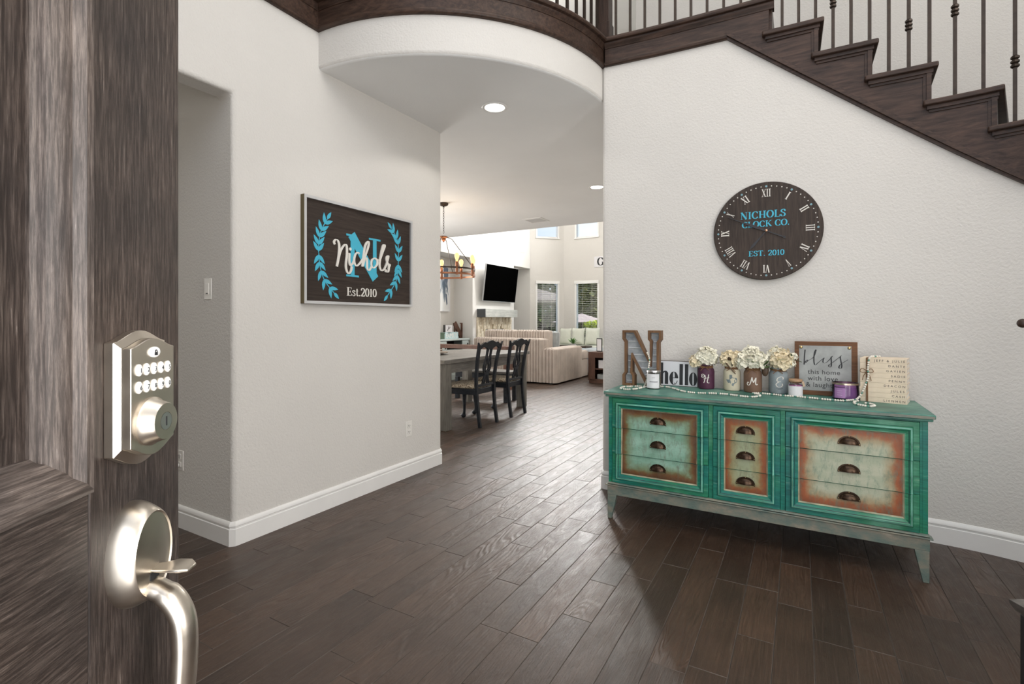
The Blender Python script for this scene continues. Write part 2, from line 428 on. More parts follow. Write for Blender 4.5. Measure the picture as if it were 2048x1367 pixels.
full = [Vector(p) for p in corner]+PATH
mb = MB(); vs = []; fs = []
for i, p in enumerate(full):
    if i < len(corner): zt = 3.13
    else: zt = max(z_low(SL[i-len(corner)])+.03, .3)
    a = full[i]-full[max(i-1,0)] if i else full[1]-full[0]
    b = full[min(i+1,len(full)-1)]-p if i < len(full)-1 else a
    t = (a.normalized()+b.normalized()).normalized(); nn = Vector((t.y,-t.x)); q = p-nn*.1
    if i == 0: q = p+Vector((.1,0))
    if 0 < i < len(corner): q = Vector((-1.17, max(p.y,3.64)))
    vs += [(p.x,p.y,-.01),(p.x,p.y,zt),(q.x,q.y,zt),(q.x,q.y,-.01)]
for i in range(len(full)-1):
    for j in range(3): fs.append((i*4+j, i*4+j+1, i*4+5+j, i*4+4+j))
mb.add(vs, fs)
tag(mb.build('wall_right', M_WALL, smooth=50), 'greige textured curved foyer wall carrying the round clock', None, None, 'structure')

# ---- left wall with header over the side opening
mb = MB().prism([(-.6,2.49),(1.61,2.49),(1.61,-.01),(3.45,-.01),(3.45,3.12),(-.6,3.12)], -2.85, -2.7, 'x')
tag(mb.build('wall_left', M_WALL, bevel=.022, bseg=4), 'greige textured wall carrying the framed name sign', None, None, 'structure')
mb = MB().box(-6.9, -2.7225, 1.6097, 1.75, -.01, 3.1)
tag(mb.build('wall_alcove', M_WALL), 'greige wall inside the side opening', None, None, 'structure')
mb = MB().box(-6.9, -2.84, 3.31, 3.448, -.01, 3.1).box(-6.9, -6.75, -.6, 3.4, -.01, 3.1)
tag(mb.build('wall_dining_front', M_WALL), 'greige wall closing the dining room', None, None, 'structure')
mb = MB().box(-6.85, -6.7, 3.3, 11.9, -.01, ZG+.2)
tag(mb.build('wall_dining_side', M_WALL), 'greige back wall of the fireplace recesses', None, None, 'structure')
# upper part over the recesses and the chimney breast
mb = MB().box(-6.85,-6.2,11.7,11.84,-.01,ZG+.2).prism([(7.9,2.6),(9.02,2.6),(9.02,-.01),(10.84,-.01),(10.84,2.6),(11.7,2.6),(11.7,ZG+.2),(7.9,ZG+.2)], -6.72, -6.2, 'x')
M_WALLB = wall_mat('chimney_paint', (.70,.69,.665), 95, .2)
tag(mb.build('wall_chimney', M_WALLB, bevel=.01), 'pale chimney breast wall above the fireplace', None, None, 'structure')

def wall_open(name, p0, p1, z0, z1, ops, th, mat, label):
    # wall from p0 to p1, thickness away from the room to the left of travel; ops (t0,t1,za,zb)
    p0 = Vector(p0); d = Vector(p1)-p0; L = d.length; ang = math.atan2(d.y, d.x)
    mb = MB(); cuts = sorted({0, L}|{o[0] for o in ops}|{o[1] for o in ops})
    for a, b in zip(cuts, cuts[1:]):
        hs = sorted([(o[2], o[3]) for o in ops if o[0] <= a+1e-6 and o[1] >= b-1e-6])
        z = z0
        for h0, h1 in hs:
            if h0 > z: mb.box(a, b, 0, th, z, h0)
            z = h1
        if z < z1: mb.box(a, b, 0, th, z, z1)
    o = mb.build(name, mat, None, (p0.x, p0.y, 0), (0,0,ang)); return tag(o, label, None, None, 'structure'), ang
B0, B1, B2, B3 = (-6.2,11.7), (-5.53,12.37), (-3.55,12.37), (-2.88,11.7)
W1 = (.165, .805, .72, 2.27); W1c = (.165, .805, 3.44, 4.6)
W2 = (.33, .985, .72, 2.26); W2c = (.33, .985, 3.42, 4.6); W3 = (1.2, 1.85, .72, 2.26); W3c = (1.2, 1.85, 3.42, 4.6)
wall_open('wall_bay_left', B0, B1, -.01, ZG+.2, [W1, W1c], .14, M_WALL, 'angled bay wall beside the fireplace recess')
wall_open('wall_bay_centre', B1, B2, -.01, ZG+.2, [W2, W2c, W3, W3c], .14, M_WALL, 'middle bay wall behind the pale cushions')
wall_open('wall_bay_right', B2, B3, -.01, ZG+.2, [W1, W1c], .14, M_WALL, 'angled bay wall on the far side')
mb = MB().box(-2.9, .8, 11.7, 11.84, -.01, ZG+.2).box(.66, .8, 7.8, 11.84, -.01, ZG+.2).box(-1.27, .8, 7.8, 7.9, -.01, ZG+.2)
tag(mb.build('wall_living_right', M_WALL), 'greige far side wall of the living room', None, None, 'structure')
# entrance wall behind the camera, with the doorway and the tall window over it
wall_open('wall_entry', (3.3,-.5), (-6.9,-.5), -.01, ZT, [(2.42,3.42,-.01,2.44),(1.7,4.9,3.2,5.3)], .15, M_WALL, 'entrance wall with the front doorway')
mb = MB().box(3.15, 3.3, -.6, 4.8, -.01, ZT)
tag(mb.build('wall_stair_side', M_WALL), 'greige wall beside the stair', None, None, 'structure')
mb = MB().box(-1.34, 3.3, 4.65, 4.8, -.01, ZT).box(-1.34, -1.2, 4.8, 7.6, ZF, ZT)
tag(mb.build('wall_stair_back', M_WALL), 'greige wall rising behind the stair balusters', None, None, 'structure')
mb = MB().box(-6.9, -1.2, 7.6, 7.75, ZF, ZT).box(-6.9, -6.75, -.6, 7.75, 3.1, ZT)
tag(mb.build('wall_upper_back', M_WALL), 'greige wall of the upper hall', None, None, 'structure')

# ---- ceilings
AC = Vector((-2.7, 3.605)); AR = 1.43
arc = [(AC.x+AR*math.sin(a), AC.y-AR*math.cos(a)) for a in (math.radians(90*k/36) for k in range(37))]
poly = [(-2.76, arc[0][1])]+arc+[(-1.22,3.62),(-1.22,7.9),(-6.75,7.9),(-6.75,3.4),(-2.76,3.4)]
mb = MB().prism(poly, ZC, ZF-.02)
ce = mb.build('ceiling', [M_CEIL, M_WALL], bevel=.024, bseg=4, smooth=40)
for p_ in ce.data.polygons: p_.material_index = 0 if abs(p_.normal.z) > .9 else 1
tag(ce, 'pale grey hall ceiling with curved balcony edge', None, None, 'structure')
mb = MB().box(-6.9, -2.72, -.6, 3.4, 3.1, ZF-.02)
tag(mb.build('ceiling_side_room', M_CEIL), 'ceiling of the side room', None, None, 'structure')
mb = MB().box(-6.9, 3.3, -.65, 7.8, ZT, ZT+.1)
tag(mb.build('ceiling_upper', M_CEIL), 'high foyer ceiling', None, None, 'structure')
mb = MB().box(-6.9, .8, 7.7, 12.6, ZG, ZG+.1)
tag(mb.build('ceiling_living', M_CEIL), 'high living room ceiling', None, None, 'structure')

# ---- baseboards
BB = [(0,0),(.015,0),(.015,.092),(.0105,.095),(.0105,.104),(.0145,.107),(.0145,.113),(.010,.124),(.005,.131),(0,.131)]
mb = MB().sweep(BB, [(-6.7,1.6092),(-2.715,1.6092),(-2.7,1.6242),(-2.7,3.435),(-2.715,3.45),(-2.85,3.45)])
tag(mb.build('baseboard_left', M_TRIM, smooth=30), 'white moulded baseboard under the framed sign', None, None, 'structure')
mb = MB().sweep(BB, [tuple(p) for p in full[:-14]])
tag(mb.build('baseboard_right', M_TRIM, smooth=30), 'white moulded baseboard along the curved wall behind the dresser', None, None, 'structure')
mb = MB().sweep(BB, [(-6.7,9.0),(-6.7,3.5)][::-1]).sweep(BB, [(-6.7,10.86),(-6.7,11.2),B0,B1,B2,B3])
tag(mb.build('baseboard_back', M_TRIM, smooth=30), 'white baseboard of the living room', None, None, 'structure')

# ---- balcony fascia trim
P_BOARD = [(0,3.10),(.012,3.10),(.012,3.262),(0,3.262)]
P_BEAD = [(.0,3.098),(.018,3.098),(.026,3.104),(.028,3.112),(.024,3.12),(.018,3.122),(.018,3.13),(.014,3.138),(.0,3.138)]
P_NOSE = [(.0,3.225),(.016,3.225),(.02,3.235),(.03,3.247),(.034,3.255),(.034,3.262),(.052,3.264),(.058,3.272),(.058,3.284),(.052,3.292),(-.1,3.292),(-.1,3.262),(0,3.262)]
bal_path = [(-2.7,-.5),(-2.7,arc[0][1]-.012)]
bal_path = [(-2.7,-.5),(-2.7,arc[0][1])]+arc[1:]
tr = struct_root('trim_1', 'dark stained moulded fascia along the curved balcony edge')
MB().sweep(P_BOARD, bal_path).build('fascia_board', M_DARK, tr, smooth=30)
MB().sweep(P_BEAD, bal_path).build('bead_moulding', M_DARK, tr, smooth=40)
MB().sweep(P_NOSE, bal_path).build('nosing', M_DARK, tr, smooth=40)

# ---- staircase
st = thing('staircase', 'dark stained wooden staircase with iron balusters climbing above the round clock', 'staircase')
SN0 = sX(-.147); RUN = .27; RISE = .205; NT = 7
SEND = SN0+RUN*NT
def strip(mb, ss, zlo, zhi, o0, o1):
    vs = []; fs = []
    for s in ss:
        a = at(s, o1)[0]; b = at(s, o0)[0]
        vs += [(a.x,a.y,zlo(s)),(a.x,a.y,zhi(s)),(b.x,b.y,zhi(s)),(b.x,b.y,zlo(s))]
    n = len(ss)
    for i in range(n-1):
        for j in range(4): fs.append((i*4+j, i*4+4+j, i*4+4+(j+1)%4, i*4+(j+1)%4))
    fs.append((0,1,2,3)); e = (n-1)*4; fs.append((e+3,e+2,e+1,e))
    mb.add(vs, fs)
def lin(a, b, n): return [a+(b-a)*k/(n-1) for k in range(n)]
mb = MB()
strip(mb, lin(0, SC0, 8), z_low, lambda s: ZF-.02, -.01, .012)
strip(mb, lin(SC0, SN0-.03, 4), z_low, lambda s: ZF-.02, -.01, .012)
for i in range(1, NT+1):
    a, b = SN0+RUN*(i-1)-.03, SN0+RUN*i-.03
    strip(mb, lin(a, b, 6), z_low, lambda s, i=i: ZF-RISE*i-.03, -.01, .012)
mb.build('stringer', M_DARK, st, smooth=30)
# landing edge mouldings
lp = [tuple(at(s)[0]) for s in lin(0, SN0, 14)]
MB().sweep(P_NOSE, lp).build('landing_nosing', M_DARK, st, smooth=40)
lp2 = [tuple(at(s)[0]) for s in lin(0, SC0, 10)]
mb = MB().sweep(P_BEAD, lp2)
# sloping bead: build as strips along the curve
ss = lin(SC0, SEND, 40)
strip(mb, ss, lambda s: z_low(s)-.008, lambda s: z_low(s)+.010, -.005, .02)
strip(mb, ss, lambda s: z_low(s)+.010, lambda s: z_low(s)+.034, -.005, .034)
strip(mb, ss, lambda s: z_low(s)+.034, lambda s: z_low(s)+.046, -.005, .024)
mb.build('bead_moulding', M_DARK, st, smooth=30)
for i in range(1, NT+1):
    a, b = SN0+RUN*(i-1)-.03, SN0+RUN*i; zt = ZF-RISE*i
    mb = MB(); ss = lin(a-.038, b, 7)
    strip(mb, ss, lambda s: zt-.03, lambda s: zt, -.95, .05)
    mb.build('tread', M_DARK, st, bevel=.008, bseg=3)
    mb = MB()
    strip(mb, lin(a-.02, b-.022, 6), lambda s: zt-.05, lambda s: zt-.03, 0, .03)
    strip(mb, lin(a-.01, b-.026, 6), lambda s: zt-.064, lambda s: zt-.05, 0, .02)
    strip(mb, lin(b-.052, b-.03, 3), lambda s: zt-RISE, lambda s: zt-.05, 0, .026)
    strip(mb, lin(b-.066, b-.052, 3), lambda s: zt-RISE, lambda s: zt-.05, 0, .018)
    mb.build('cove_moulding', M_DARK, st, smooth=30)
    mb = MB(); strip(mb, lin(b-.045, b-.03, 2), lambda s: zt-RISE, lambda s: zt-.03, -.94, .012)
    mb.build('riser', M_DARKV, st, smooth=30)
mb = MB(); strip(mb, lin(SN0-.045, SN0-.03, 2), lambda s: ZF-RISE, lambda s: ZF-.03, -.94, .012); mb.build('riser', M_DARKV, st, smooth=30)
# landing floor slab
MB().box(-1.22, -.16, 3.62, 4.66, 3.1, ZF).build('landing_floor', M_DARK, st)
bal_me = MB().box(-.0085,.0085,-.0085,.0085,0,.93)
knuck_me = MB()
for dz in (-.022, 0, .022): knuck_me.lathe([(.011,dz-.011),(.018,dz-.005),(.018,dz+.005),(.011,dz+.011)], 8)
b_proto = None; k_proto = None
def baluster(parent, x, y, z, ang, knuck=None):
    global b_proto, k_proto
    if b_proto is None: b_proto = o = bal_me.build('baluster', M_IRON, parent, smooth=0)
    else: o = b_proto.copy(); C.objects.link(o); o.parent = parent
    o.location = (x, y, z); o.rotation_euler = (0,0,ang)
    if knuck:
        if k_proto is None: k_proto = k = knuck_me.build('knuckle', M_IRON, o)
        else: k = k_proto.copy(); C.objects.link(k); k.parent = o
        k.location = (0,0,knuck)
for i in range(9):
    s = sX(-1.177)+i*.1045; p, t, nn = at(s, -.04); baluster(st, p.x, p.y, ZF, math.atan2(t.y,t.x))
KN = {3:.31, 7:.27, 9:.49, 11:.33}
for j in range(18):
    s = SN0+.045+j*.0915+{9:.016,10:.037,11:.063}.get(j, 0 if j < 9 else .08); i = int((s-SN0)/RUN)+1
    p, t, nn = at(s, -.03); baluster(st, p.x, p.y, ZF-RISE*i, math.atan2(t.y,t.x), KN.get(j))
p = at(.0, -.01)[0]
def newel(parent, x, y, z):
    mb = MB().box(-.045,.045,-.045,.045,0,1.05).box(-.052,.052,-.052,.052,0,.16).box(-.056,.056,-.056,.056,1.05,1.08).box(-.04,.04,-.04,.04,1.08,1.11)
    o = mb.build('newel_post', M_DARKV, parent, (x,y,z), bevel=.004); return o
newel(st, -1.27, 3.59, ZF)
mb = MB(); hs = lin(.05, SN0-.2, 6); strip(mb, hs, lambda s: ZF+.92, lambda s: ZF+.98, -.07, -.01); mb.build('handrail', M_DARK, st, bevel=.012, bseg=3)
mb = MB(); strip(mb, lin(SN0-.2, SEND, 20), lambda s: ZF+.86-RISE/RUN*(s-SN0), lambda s: ZF+.93-RISE/RUN*(s-SN0), -.06, .0); mb.build('handrail', M_DARK, st, bevel=.012, bseg=3)
# lower handrail end near the right border, with its own post beyond the frame
hr = [(.69,2.477,1.229),(.74,2.506,1.229),(.9,2.6,1.231),(1.15,2.74,1.24)]
MB().tube(smooth_pts(hr, 4), [.012]+[.017]*12, 12, flat=.95).ball((.692,2.478,1.229), .0165, 12, 8).build('handrail', M_DARKV, st)
MB().box(.98,1.06,2.62,2.70,0,1.222).box(.97,1.07,2.61,2.71,0,.14).build('newel_post', M_DARKV, st, bevel=.004)

# ---- balcony railing
br_ = thing('balcony_railing', 'dark railing of thin iron balusters standing on the curved balcony', 'railing')
for k in range(1, 22):
    a = PI/2 - k*(.1/AR) + .02
    if a < .08: break
    r2 = AR-.04
    baluster(br_, AC.x+r2*math.sin(a), AC.y-r2*math.cos(a), ZF, a)
for k in range(16): baluster(br_, -2.745, 2.0-k*.105, ZF, 0)
newel(br_, -2.745, arc[0][1]+.04, ZF)
rp = [(AC.x+(AR-.04)*math.sin(a), AC.y-(AR-.04)*math.cos(a)) for a in lin(.06, 1.52, 24)]
HRP = [(-.03,ZF+.92),(.03,ZF+.92),(.034,ZF+.95),(.022,ZF+.98),(-.022,ZF+.98),(-.034,ZF+.95)]
MB().sweep(HRP, rp).build('handrail', M_DARK, br_)
MB().sweep(HRP, [(-2.745,-.4),(-2.745,2.1)]).build('handrail', M_DARK, br_)

# ---- windows of the bay
M_BLIND = plain('cream_blind', (.80,.77,.68), .5)
def window(n, p0, p1, w, label, blind=None):
    p0 = Vector(p0); d = Vector(p1)-p0; ang = math.atan2(d.y, d.x); t0, t1, z0, z1 = w
    r = struct_root('window_%d' % n, label); r.location = (p0.x, p0.y, 0); r.rotation_euler = (0,0,ang)
    f = .035
    mb = MB().box(t0-.012,t0+f,-.008,.13,z0,z1+.02).box(t1-f,t1+.012,-.008,.13,z0,z1+.02).box(t0+f,t1-f,-.008,.13,z1-f,z1+.02).box(t0+f,t1-f,.03,.13,z0,z0+f)
    mb.build('window_frame', M_TRIM, r, bevel=.004)
    MB().box(t0-.02,t1+.02,-.03,.06,z0-.025,z0).build('window_sill', M_TRIM, r, bevel=.004)
    MB().box(t0+f,t1-f,.10,.104,z0+f,z1-f).build('pane', M_PANE, r, smooth=0)
    if blind:
        b = thing('window_blind', blind, 'blind', (p0.x, p0.y, 0), ang)
        MB().box(t0-.015,t1+.015,-.03,-.008,z1-.06,z1+.022).build('headrail', M_TRIM, b, bevel=.004)
        sl = None; z = z1-.095
        while z > z0+.05:
            if sl is None: sl = o = MB().add([(t0+.04,.035,-.001),(t1-.04,.035,-.001),(t1-.04,.082,-.004),(t0+.04,.082,-.004),(t0+.04,.035,.002),(t1-.04,.035,.002),(t1-.04,.082,-.001),(t0+.04,.082,-.001),],
                              [(3,2,1,0),(4,5,6,7),(0,1,5,4),(1,2,6,5),(2,3,7,6),(3,0,4,7)]).build('slat', M_BLIND, b, smooth=0)
            else: o = sl.copy(); C.objects.link(o); o.parent = b
            o.location = (0,0,z); z -= .048
        for q in (.3,.7):
            xx = t0+(t1-t0)*q; MB().box(xx-.002,xx+.002,.033,.035,z0+.04,z1-.07).build('ladder_cord', M_BLIND, b, smooth=0)
    return r
window(1, B0, B1, W1, 'lower bay window nearest the fireplace', 'cream slatted blind on the window nearest the fireplace')
window(2, B0, B1, W1c, 'high square window nearest the fireplace')
window(3, B1, B2, W2, 'lower bay window behind the pale cushions', 'cream slatted blind on the window behind the pale cushions')
window(4, B1, B2, W2c, 'high square window above the cushions')
window(5, B1, B2, W3, 'further lower bay window'); window(6, B1, B2, W3c, 'further high bay window')
window(7, B2, B3, W1, 'lower bay window on the far angle'); window(8, B2, B3, W1c, 'high bay window on the far angle')

# ---- garden beyond the windows
M_LAWN = plain('lawn', (.07,.11,.03), .9, var=.4, vscale=3)
tag(MB().box(-30, 14, 12.7, 60, -.3, -.15).build('ground', M_LAWN, smooth=0), 'lawn outside the bay windows', None, None, 'structure')
def leaf_mat(name, c1, c2):
    m, n, l, b = new_mat(name); setp(b, rough=.5)
    g = n.new('ShaderNodeObjectInfo'); mp = coords(n, l, 'Object'); t = noise(n, l, mp, 3.5, 4)
    r = ramp(n, l, t.outputs['Fac'], [(.3, c1), (.7, c2)]); l.new(r.outputs[0], b.inputs['Base Color']); return m
M_LEAF1 = leaf_mat('tree_leaves', (.035,.075,.015), (.16,.24,.06)); M_LEAF2 = leaf_mat('yellow_tree_leaves', (.12,.15,.035), (.42,.38,.14)); M_LEAF3 = leaf_mat('lime_leaves', (.40,.48,.02), (.75,.80,.05))
M_BARK = wood('bark', (.04,.03,.02), (.10,.07,.05), 2, 6, .9)
def foliage(mb, rnd, c, rad, n, size):
    for _ in range(n):
        while True:
            v = Vector((rnd.uniform(-1,1), rnd.uniform(-1,1), rnd.uniform(-1,1)))
            if .3 < v.length < 1: break
        p = Vector(c)+Vector((v.x*rad[0], v.y*rad[1], v.z*rad[2]))
        q = Matrix.Translation(p) @ Matrix.Rotation(rnd.uniform(0,6.3), 4, 'Z') @ Matrix.Rotation(rnd.uniform(-1.2,1.2), 4, 'X')
        s_ = size*rnd.uniform(.6,1.3)
        mb.add([(-s_*.45,0,0),(0,-s_*.8,.1*s_),(s_*.45,0,0),(0,s_*.8,-.1*s_)], [(0,1,2,3)], 0, q)
def tree(loc, h, rad, n, size, mat_, label, seed):
    rnd = random.Random(seed); t = thing('tree', label, 'tree', loc, 0, 'trees beyond the bay windows')
    MB().tube([(0,0,-.05),(.05,0,h*.4),(0,.05,h*.8)], [.12,.09,.05], 8).build('trunk', M_BARK, t)
    mb = MB(); foliage(mb, rnd, (0,0,h), rad, n, size); mb.build('crown', mat_, t, smooth=0, fix=False)
tree((-11.0,25.5,-.15), 2.6, (2.3,1.2,2.0), 2600, .26, M_LEAF1, 'dark green tree beyond the pavilion roof', 1)
tree((-14.6,27.0,-.15), 2.7, (1.2,1.2,2.1), 2600, .28, M_LEAF1, 'broad green tree left of the pavilion', 2)
tree((-8.1,22.8,-.15), 2.4, (1.5,1.1,1.8), 2400, .24, M_LEAF2, 'yellow green tree beyond the parasol', 3)
tree((-6.2,26.0,-.15), 2.6, (2.0,1.3,2.0), 2400, .26, M_LEAF1, 'green tree at the far end of the garden', 4)
M_FENCE = wood('garden_fence', (.03,.022,.018), (.07,.05,.04), 2, 4, .8)
gf = thing('garden_fence', 'dark wooden garden fence behind the trees', 'fence', (-10,28.5,-.15))
for k in range(70): MB().box(-7+k*.2+.006, -7+(k+1)*.2-.006, 0, .03, 0, 1.95).build('board', M_FENCE, gf, smooth=0) if k == 0 else None
b0 = gf.children[0]
for k in range(1, 70): o = b0.copy(); C.objects.link(o); o.parent = gf; o.location = (k*.2,0,0)
# pavilion with shingled hip roof
M_ROOF = plain('brown_shingles', (.30,.235,.20), .9, var=.35, vscale=14, bs=.4, bscale=25)
M_POST = plain('pavilion_post', (.07,.05,.04), .7)
pv = thing('garden_pavilion', 'garden pavilion with brown shingled hip roof seen through the blinds', 'pavilion', (-10.7,20.4,-.15), .5)
MB().add([(-1.95,-1.95,2.25),(1.95,-1.95,2.25),(1.95,1.95,2.25),(-1.95,1.95,2.25),(0,0,2.9),(-1.95,-1.95,2.13),(1.95,-1.95,2.13),(1.95,1.95,2.13),(-1.95,1.95,2.13)],
    [(0,1,4),(1,2,4),(2,3,4),(3,0,4),(0,5,6,1),(1,6,7,2),(2,7,8,3),(3,8,5,0),(5,8,7,6)]).build('roof', M_ROOF, pv, smooth=0)
for sx in (-1,1):
    for sy in (-1,1): MB().box(sx*1.6-.08,sx*1.6+.08,sy*1.6-.08,sy*1.6+.08,0,2.14).build('post', M_POST, pv, smooth=0)
M_STUCCO = plain('pale_stucco', (.55,.5,.45), .9); M_ROOF2 = plain('pale_roof', (.72,.66,.6), .9)
nh = thing('neighbour_house', 'pale neighbouring house behind the pavilion', 'house', (-8.0,38,-.15))
MB().box(-4,3,0,6,0,2.7).build('wall', M_STUCCO, nh, smooth=0)
MB().add([(-4.3,-.3,2.7),(3.3,-.3,2.7),(3.3,6.3,2.7),(-4.3,6.3,2.7),(-1.5,3,4.0),(.5,3,4.0)], [(0,1,5,4),(1,2,5),(2,3,4,5),(3,0,4),(3,2,1,0)]).build('roof', M_ROOF2, nh, smooth=0)
M_PARA = plain('blush_canvas', (.62,.47,.42), .85)
pa = thing('patio_parasol', 'blush canvas patio parasol above the lime bush', 'parasol', (-7.1,17.5,-.15))
MB().lathe([(1.15,1.31),(1.17,1.32),(.6,1.47),(.03,1.64)], 8).build('canopy', M_PARA, pa, smooth=0)
MB().lathe([(.02,0),(.02,1.66)], 10).build('pole', M_POST, pa)
lb = thing('lime_bush', 'bright lime green bush below the parasol', 'bush', (-5.75,15.6,-.15))
mb = MB(); foliage(mb, random.Random(9), (0,0,1.22), (.5,.35,.16), 900, .07); mb.build('foliage', M_LEAF3, lb, smooth=0, fix=False)
MB().tube([(0,0,-.05),(0,0,1.15)], .03, 6).build('stem', M_BARK, lb)
# ------------------------------------------------------------------ lettering
TK, TN = .17, .05
def stem(x, w, y0=0, y1=1, sb=True, st=True, sl=.12):
    o = [('l', (x,y0), (x,y1), w)]
    if sb: o.append(('l', (x-w/2-sl*.8, y0+.02), (x+w/2+sl*.8, y0+.02), .045))
    if st: o.append(('l', (x-w/2-sl*.8, y1-.02), (x+w/2+sl*.8, y1-.02), .045))
    return o
def oval(cx, cy, rx, ry, a0=0, a1=360, n=28):
    return [(cx+rx*math.cos(math.radians(a0+(a1-a0)*k/n)), cy+ry*math.sin(math.radians(a0+(a1-a0)*k/n))) for k in range(n+1)]
SER = {
 'N': (1.0, stem(.2,TN,0,1,True,False)+[('l',(.08,.98),(.24,.98),.045),('l',(.19,1.0),(.8,0.0),.19)]+stem(.8,TN,0,1,False,True)),
 'I': (.46, stem(.23,TK)), 'H': (1.0, stem(.23,TK)+stem(.77,TK)+[('l',(.23,.5),(.77,.5),TN)]),
 'C': (.86, [('c', oval(.48,.5,.36,.49,40,322), TN, .19), ('l',(.77,.68),(.77,.95),.05), ('l',(.77,.05),(.77,.27),.05)]),
 'G': (.94, [('c', oval(.48,.5,.36,.49,40,330), TN, .19), ('l',(.77,.68),(.77,.95),.05), ('l',(.77,.05),(.77,.42),.15), ('l',(.62,.42),(.92,.42),.05)]),
 'O': (.92, [('c', oval(.46,.5,.36,.49), TN, .19)]),
 'L': (.78, stem(.23,TK)+[('l',(.23,.025),(.7,.025),.05),('l',(.7,.02),(.72,.28),.06)]),
 'S': (.68, [('c', [(.57,.72),(.52,.92),(.33,.98),(.15,.87),(.15,.68),(.33,.54),(.5,.42),(.56,.24),(.46,.06),(.28,.02),(.12,.1),(.08,.28)], .05, .16), ('l',(.57,.7),(.57,.96),.05), ('l',(.08,.04),(.08,.3),.05)]),
 'K': (.98, stem(.23,TK)+[('l',(.28,.42),(.76,.96),.06),('l',(.42,.58),(.82,.02),.18),('l',(.66,.98),(.92,.98),.045),('l',(.7,.02),(.96,.02),.045)]),
 'E': (.78, stem(.23,TK)+[('l',(.23,.975),(.66,.975),.05),('l',(.23,.025),(.68,.025),.05),('l',(.23,.5),(.54,.5),.05),('l',(.66,.76),(.66,.98),.05),('l',(.68,.02),(.7,.26),.05),('l',(.54,.38),(.54,.62),.05)]),
 'T': (.82, stem(.41,TK,0,1,True,False)+[('l',(.06,.975),(.76,.975),.05),('l',(.07,.74),(.07,.98),.05),('l',(.75,.74),(.75,.98),.05)]),
 'V': (.86, [('l',(.14,.98),(.45,.02),.18),('l',(.47,.02),(.74,.98),.06),('l',(.02,.98),(.3,.98),.045),('l',(.62,.98),(.86,.98),.045)]),
 'X': (.86, [('l',(.16,.98),(.7,.02),.18),('l',(.7,.98),(.16,.02),.06),('l',(.02,.98),(.32,.98),.045),('l',(.58,.98),(.84,.98),.045),('l',(.02,.02),(.3,.02),.045),('l',(.56,.02),(.86,.02),.045)]),
 '2': (.64, [('c', [(.1,.72),(.14,.9),(.3,.98),(.48,.9),(.53,.72),(.44,.5),(.24,.24),(.1,.05)], .06, .15), ('l',(.09,.05),(.57,.05),.1), ('l',(.56,.04),(.58,.24),.05)]),
 '0': (.64, [('c', oval(.32,.5,.23,.48), .05, .15)]), '1': (.5, stem(.26,.15,0,.98,True,False)+[('l',(.1,.84),(.26,.96),.06)]),
 's': (.5, [('c', [(.4,.48),(.36,.62),(.24,.66),(.11,.58),(.12,.45),(.25,.36),(.38,.26),(.41,.14),(.32,.03),(.2,.01),(.08,.08)], .05, .12), ('l',(.08,.03),(.08,.2),.04), ('l',(.41,.47),(.41,.64),.04)]),
 't': (.44, [('c', [(.2,.88),(.2,.6),(.2,.3),(.21,.1),(.29,.02),(.39,.1)], .05, .13), ('l',(.07,.63),(.38,.63),.045)]),
 '.': (.3, [('l',(.08,.07),(.22,.07),.14)]), ' ': (.38, []),
}
SER['#'] = (1.0, stem(.2,.10,0,1,True,False,.14)+[('l',(.04,.98),(.26,.98),.045),('l',(.17,1.0),(.82,.0),.2)]+stem(.8,.10,0.06,1,False,True,.14))
def stroke(mb, pts, thin, thick, d0, d1, fn, n=5, m=0, smooth=True):
    P = smooth_pts(pts, n) if smooth else [Vector(p) for p in pts]
    if len(P) > 2 and (P[0]-P[-1]).length < 1e-4: P.append(P[1])
    Wd = []
    for i in range(len(P)):
        t = P[min(i+1,len(P)-1)]-P[max(i-1,0)]; t = t.normalized() if t.length > 1e-9 else Vector((0,1))
        Wd.append(thin+(thick-thin)*abs(t.y)**1.3)
    mb.ribbon(P, Wd, d0, d1, fn, m)
def text_w(s): return sum(SER[c][0] for c in s)
def serif(mb, s, x0, y0, h, d0, d1, fn, width=None, m=0, bold=1.0):
    sx = h if not width else width/text_w(s)
    x = x0
    for ch in s:
        adv, sts = SER[ch]
        for qi, q in enumerate(sts):
            e1 = d1+qi*7e-5
            if q[0] == 'l':
                (ax, ay), (bx, by) = q[1], q[2]
                hor = abs(by-ay)*h < abs(bx-ax)*sx*.3
                mb.ribbon([(x+ax*sx, y0+ay*h), (x+bx*sx, y0+by*h)], q[3]*(h if hor else sx)*bold, d0, e1, fn, m)
            else:
                stroke(mb, [(x+a*sx, y0+b*h) for a, b in q[1]], q[2]*h*bold, q[3]*sx*bold, d0, e1, fn, 2 if len(q[1]) > 20 else 4, m, len(q[1]) <= 20)
        x += adv*sx
def disc(mb, x, y, r, d0, d1, fn, n=12, m=0): mb.flat([(x+r*math.cos(2*PI*k/n), y+r*math.sin(2*PI*k/n)) for k in range(n)], d0, d1, fn, m)
FRONT = lambda x, z, d: (x, -d, z)
def type_text(name, s, size, mat_, parent, loc, spacing=1.0, align='LEFT', depth=.0004, rot=(PI/2,0,0)):
    cu = bpy.data.curves.new(name, 'FONT'); cu.body = s; cu.size = size; cu.extrude = depth; cu.space_character = spacing; cu.align_x = align; cu.resolution_u = 3
    tmp = bpy.data.objects.new(name+'_tmp', cu); C.objects.link(tmp)
    dg = bpy.context.evaluated_depsgraph_get(); me = bpy.data.meshes.new_from_object(tmp.evaluated_get(dg))
    bpy.data.objects.remove(tmp); bpy.data.curves.remove(cu)
    me.materials.clear(); me.materials.append(mat_); me.name = name
    o = bpy.data.objects.new(name, me); C.objects.link(o); o.parent = parent; o.location = loc; o.rotation_euler = rot; return o
M_INK = plain('black_ink', (.012,.012,.013), .6)

